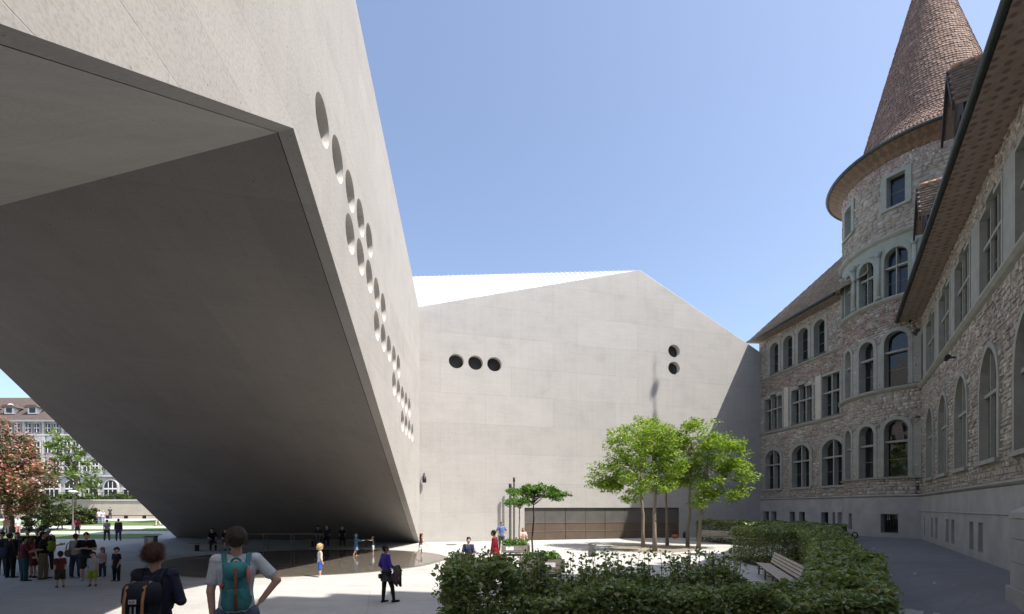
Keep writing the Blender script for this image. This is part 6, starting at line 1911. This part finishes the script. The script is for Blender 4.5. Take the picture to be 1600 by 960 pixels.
# --- strollers on the far path
fp = 'people walking in the park'
def far(label, px, Y, H, rz, **k):
    x = (px - 800) / FPX * Y; return person(label, x, Y, H, R(rz), group=fp, **k)
far('walker in pale grey top and brown trousers with a rucksack, left of a pair', 167, 38.6, 1.70, 10, shirt=(.25, .26, .29), pants=(.06, .035, .03), hair=BLACK, pose=walkL)
far('walker in dark jacket and jeans, right of a pair, seen from behind', 185, 38.4, 1.74, -5, shirt=(.03, .032, .04), pants=(.035, .045, .09), hair=BLACK, sleeve='long')
far('woman in red and dark patterned top with dark skirt on the far path', 121, 45.0, 1.66, 0, shirt=(.22, .03, .05), pants=(.02, .02, .025), hair=BROWN, style='long', legs='skirt')
far('jogger in pink top and black leggings on the far path', 94, 52.0, 1.72, -80, shirt=(.55, .16, .19), pants=(.015, .015, .02), hair=BLOND, style='bun', legs='tight', pose=walkL)
far('walker in white shirt and blue jeans in a far group', 155, 58.0, 1.72, 20, shirt=(.6, .6, .63), pants=(.12, .15, .26), hair=BROWN)
far('walker with dark red top in a far group', 150, 58.8, 1.70, 160, shirt=(.16, .04, .06), pants=(.05, .06, .12), hair=BROWN, style='long')
far('walker in pale lilac top in a far group', 161, 58.2, 1.62, 30, shirt=(.5, .45, .55), pants=(.3, .3, .33), hair=BLOND, style='long')
far('person in dark clothes sitting by the far wall', 172, 70.0, 1.72, 180, shirt=(.05, .05, .06), pants=(.04, .04, .06), hair=BLACK)
far('walker all in cream white near the edge of the bridge shadow', 247, 56.0, 1.68, 80, shirt=(.62, .52, .42), pants=(.60, .50, .41), hair=BLOND, pose=walkL)
far('person in white sitting on the lawn behind the families', 28, 46.0, 1.6, 200, shirt=(.5, .52, .56), pants=(.4, .2, .2), hair=BROWN)
far('person in pale red on the lawn at the left edge', 10, 46.8, 1.6, 170, shirt=(.42, .16, .15), pants=(.3, .3, .3), hair=BROWN)

# --- people seated in the deep shade under the bridge
sit = dict(thL=(-.10, 1, -.08), shL=(-.02, .06, -1), thR=(.10, 1, -.08), shR=(.02, .06, -1), uaL=(-.15, .3, -.9), faL=(.2, .9, -.2), uaR=(.15, .3, -.9), faR=(-.2, .9, -.2), lean=(0, .12))
def seated(label, x, y, H, rz, seat, **k):
    return person(label, x, y, H, R(rz), zoff=gz(x, y), group='people seated under the bridge', pose=dict(sit, seat=seat), **k)
seated('person in dark clothes sitting on the low slab at the left end of the pool', -18.3, 29.45, 1.70, 190, .46, shirt=(.02, .02, .025), pants=(.02, .02, .03), hair=BLACK)
seated('person with bare legs sitting on the low slab beside the dark figure', -17.5, 29.45, 1.66, 200, .46, shirt=(.03, .03, .035), pants=(.10, .05, .04), hair=BROWN, legs='short')
seated('person in pale top sitting on the low slab, nearest the bar table', -16.6, 29.5, 1.64, 175, .46, shirt=(.16, .18, .24), pants=(.03, .03, .05), hair=BROWN)
seated('person in dark blue sitting on the bench behind the bar table', -13.0, 32.4, 1.70, 180, .50, shirt=(.03, .035, .06), pants=(.03, .035, .06), hair=BLACK)
seated('second person in dark blue on the same bench, farther right', -12.4, 32.4, 1.72, 170, .50, shirt=(.025, .03, .055), pants=(.03, .03, .05), hair=BLACK)
seated('person in black leaning forward at the right end of the bench', -11.4, 32.4, 1.66, 185, .50, shirt=(.012, .012, .015), pants=(.015, .015, .018), hair=BLACK)

# --- people round the planters
ct = 'people near the planters'
person('woman in navy blouse with dark hair tied back, behind the left end of the hedge', -1.53, 17.0, 1.60, R(165), shirt=(.03, .045, .12), pants=(.05, .05, .07), hair=BLACK, style='bun', group=ct, slim=.95, pose=dict(uaL=(-.2, .15, -.95), faL=(.5, .7, -.4), uaR=(.2, .15, -.95), faR=(-.5, .7, -.3), head=(0, .1)))
person('man all in red looking down, standing beside the nearer planter', -.62, 18.7, 1.77, R(75), shirt=(.20, .010, .018), pants=(.24, .012, .02), shoes=(.04, .03, .03), hair=BLACK, sleeve='long', group=ct, skinc=SKD, hem=.12, pose=dict(lean=(0, .10), head=(0, .45), uaL=(-.1, .15, -1), faL=(0, .2, -1)))
person('man in blue polo shirt with hands on hips by the concrete wall', -.64, 29.6, 1.76, R(190), shirt=(.10, .17, .36), pants=(.05, .07, .06), hair=(.03, .025, .02), group=ct, skinc=SK2, pose=dict(uaL=(-.5, -.1, -.8), faL=(.5, .2, -.7), uaR=(.5, -.1, -.8), faR=(-.5, .2, -.7)))
person('person in pale pink sitting on the edge of the farther planter', .62, 27.8, 1.62, R(200), shirt=(.60, .42, .38), pants=(.58, .40, .36), hair=(.30, .14, .07), style='long', group=ct, zoff=0.0, pose=dict(sit, seat=.60))
flush()
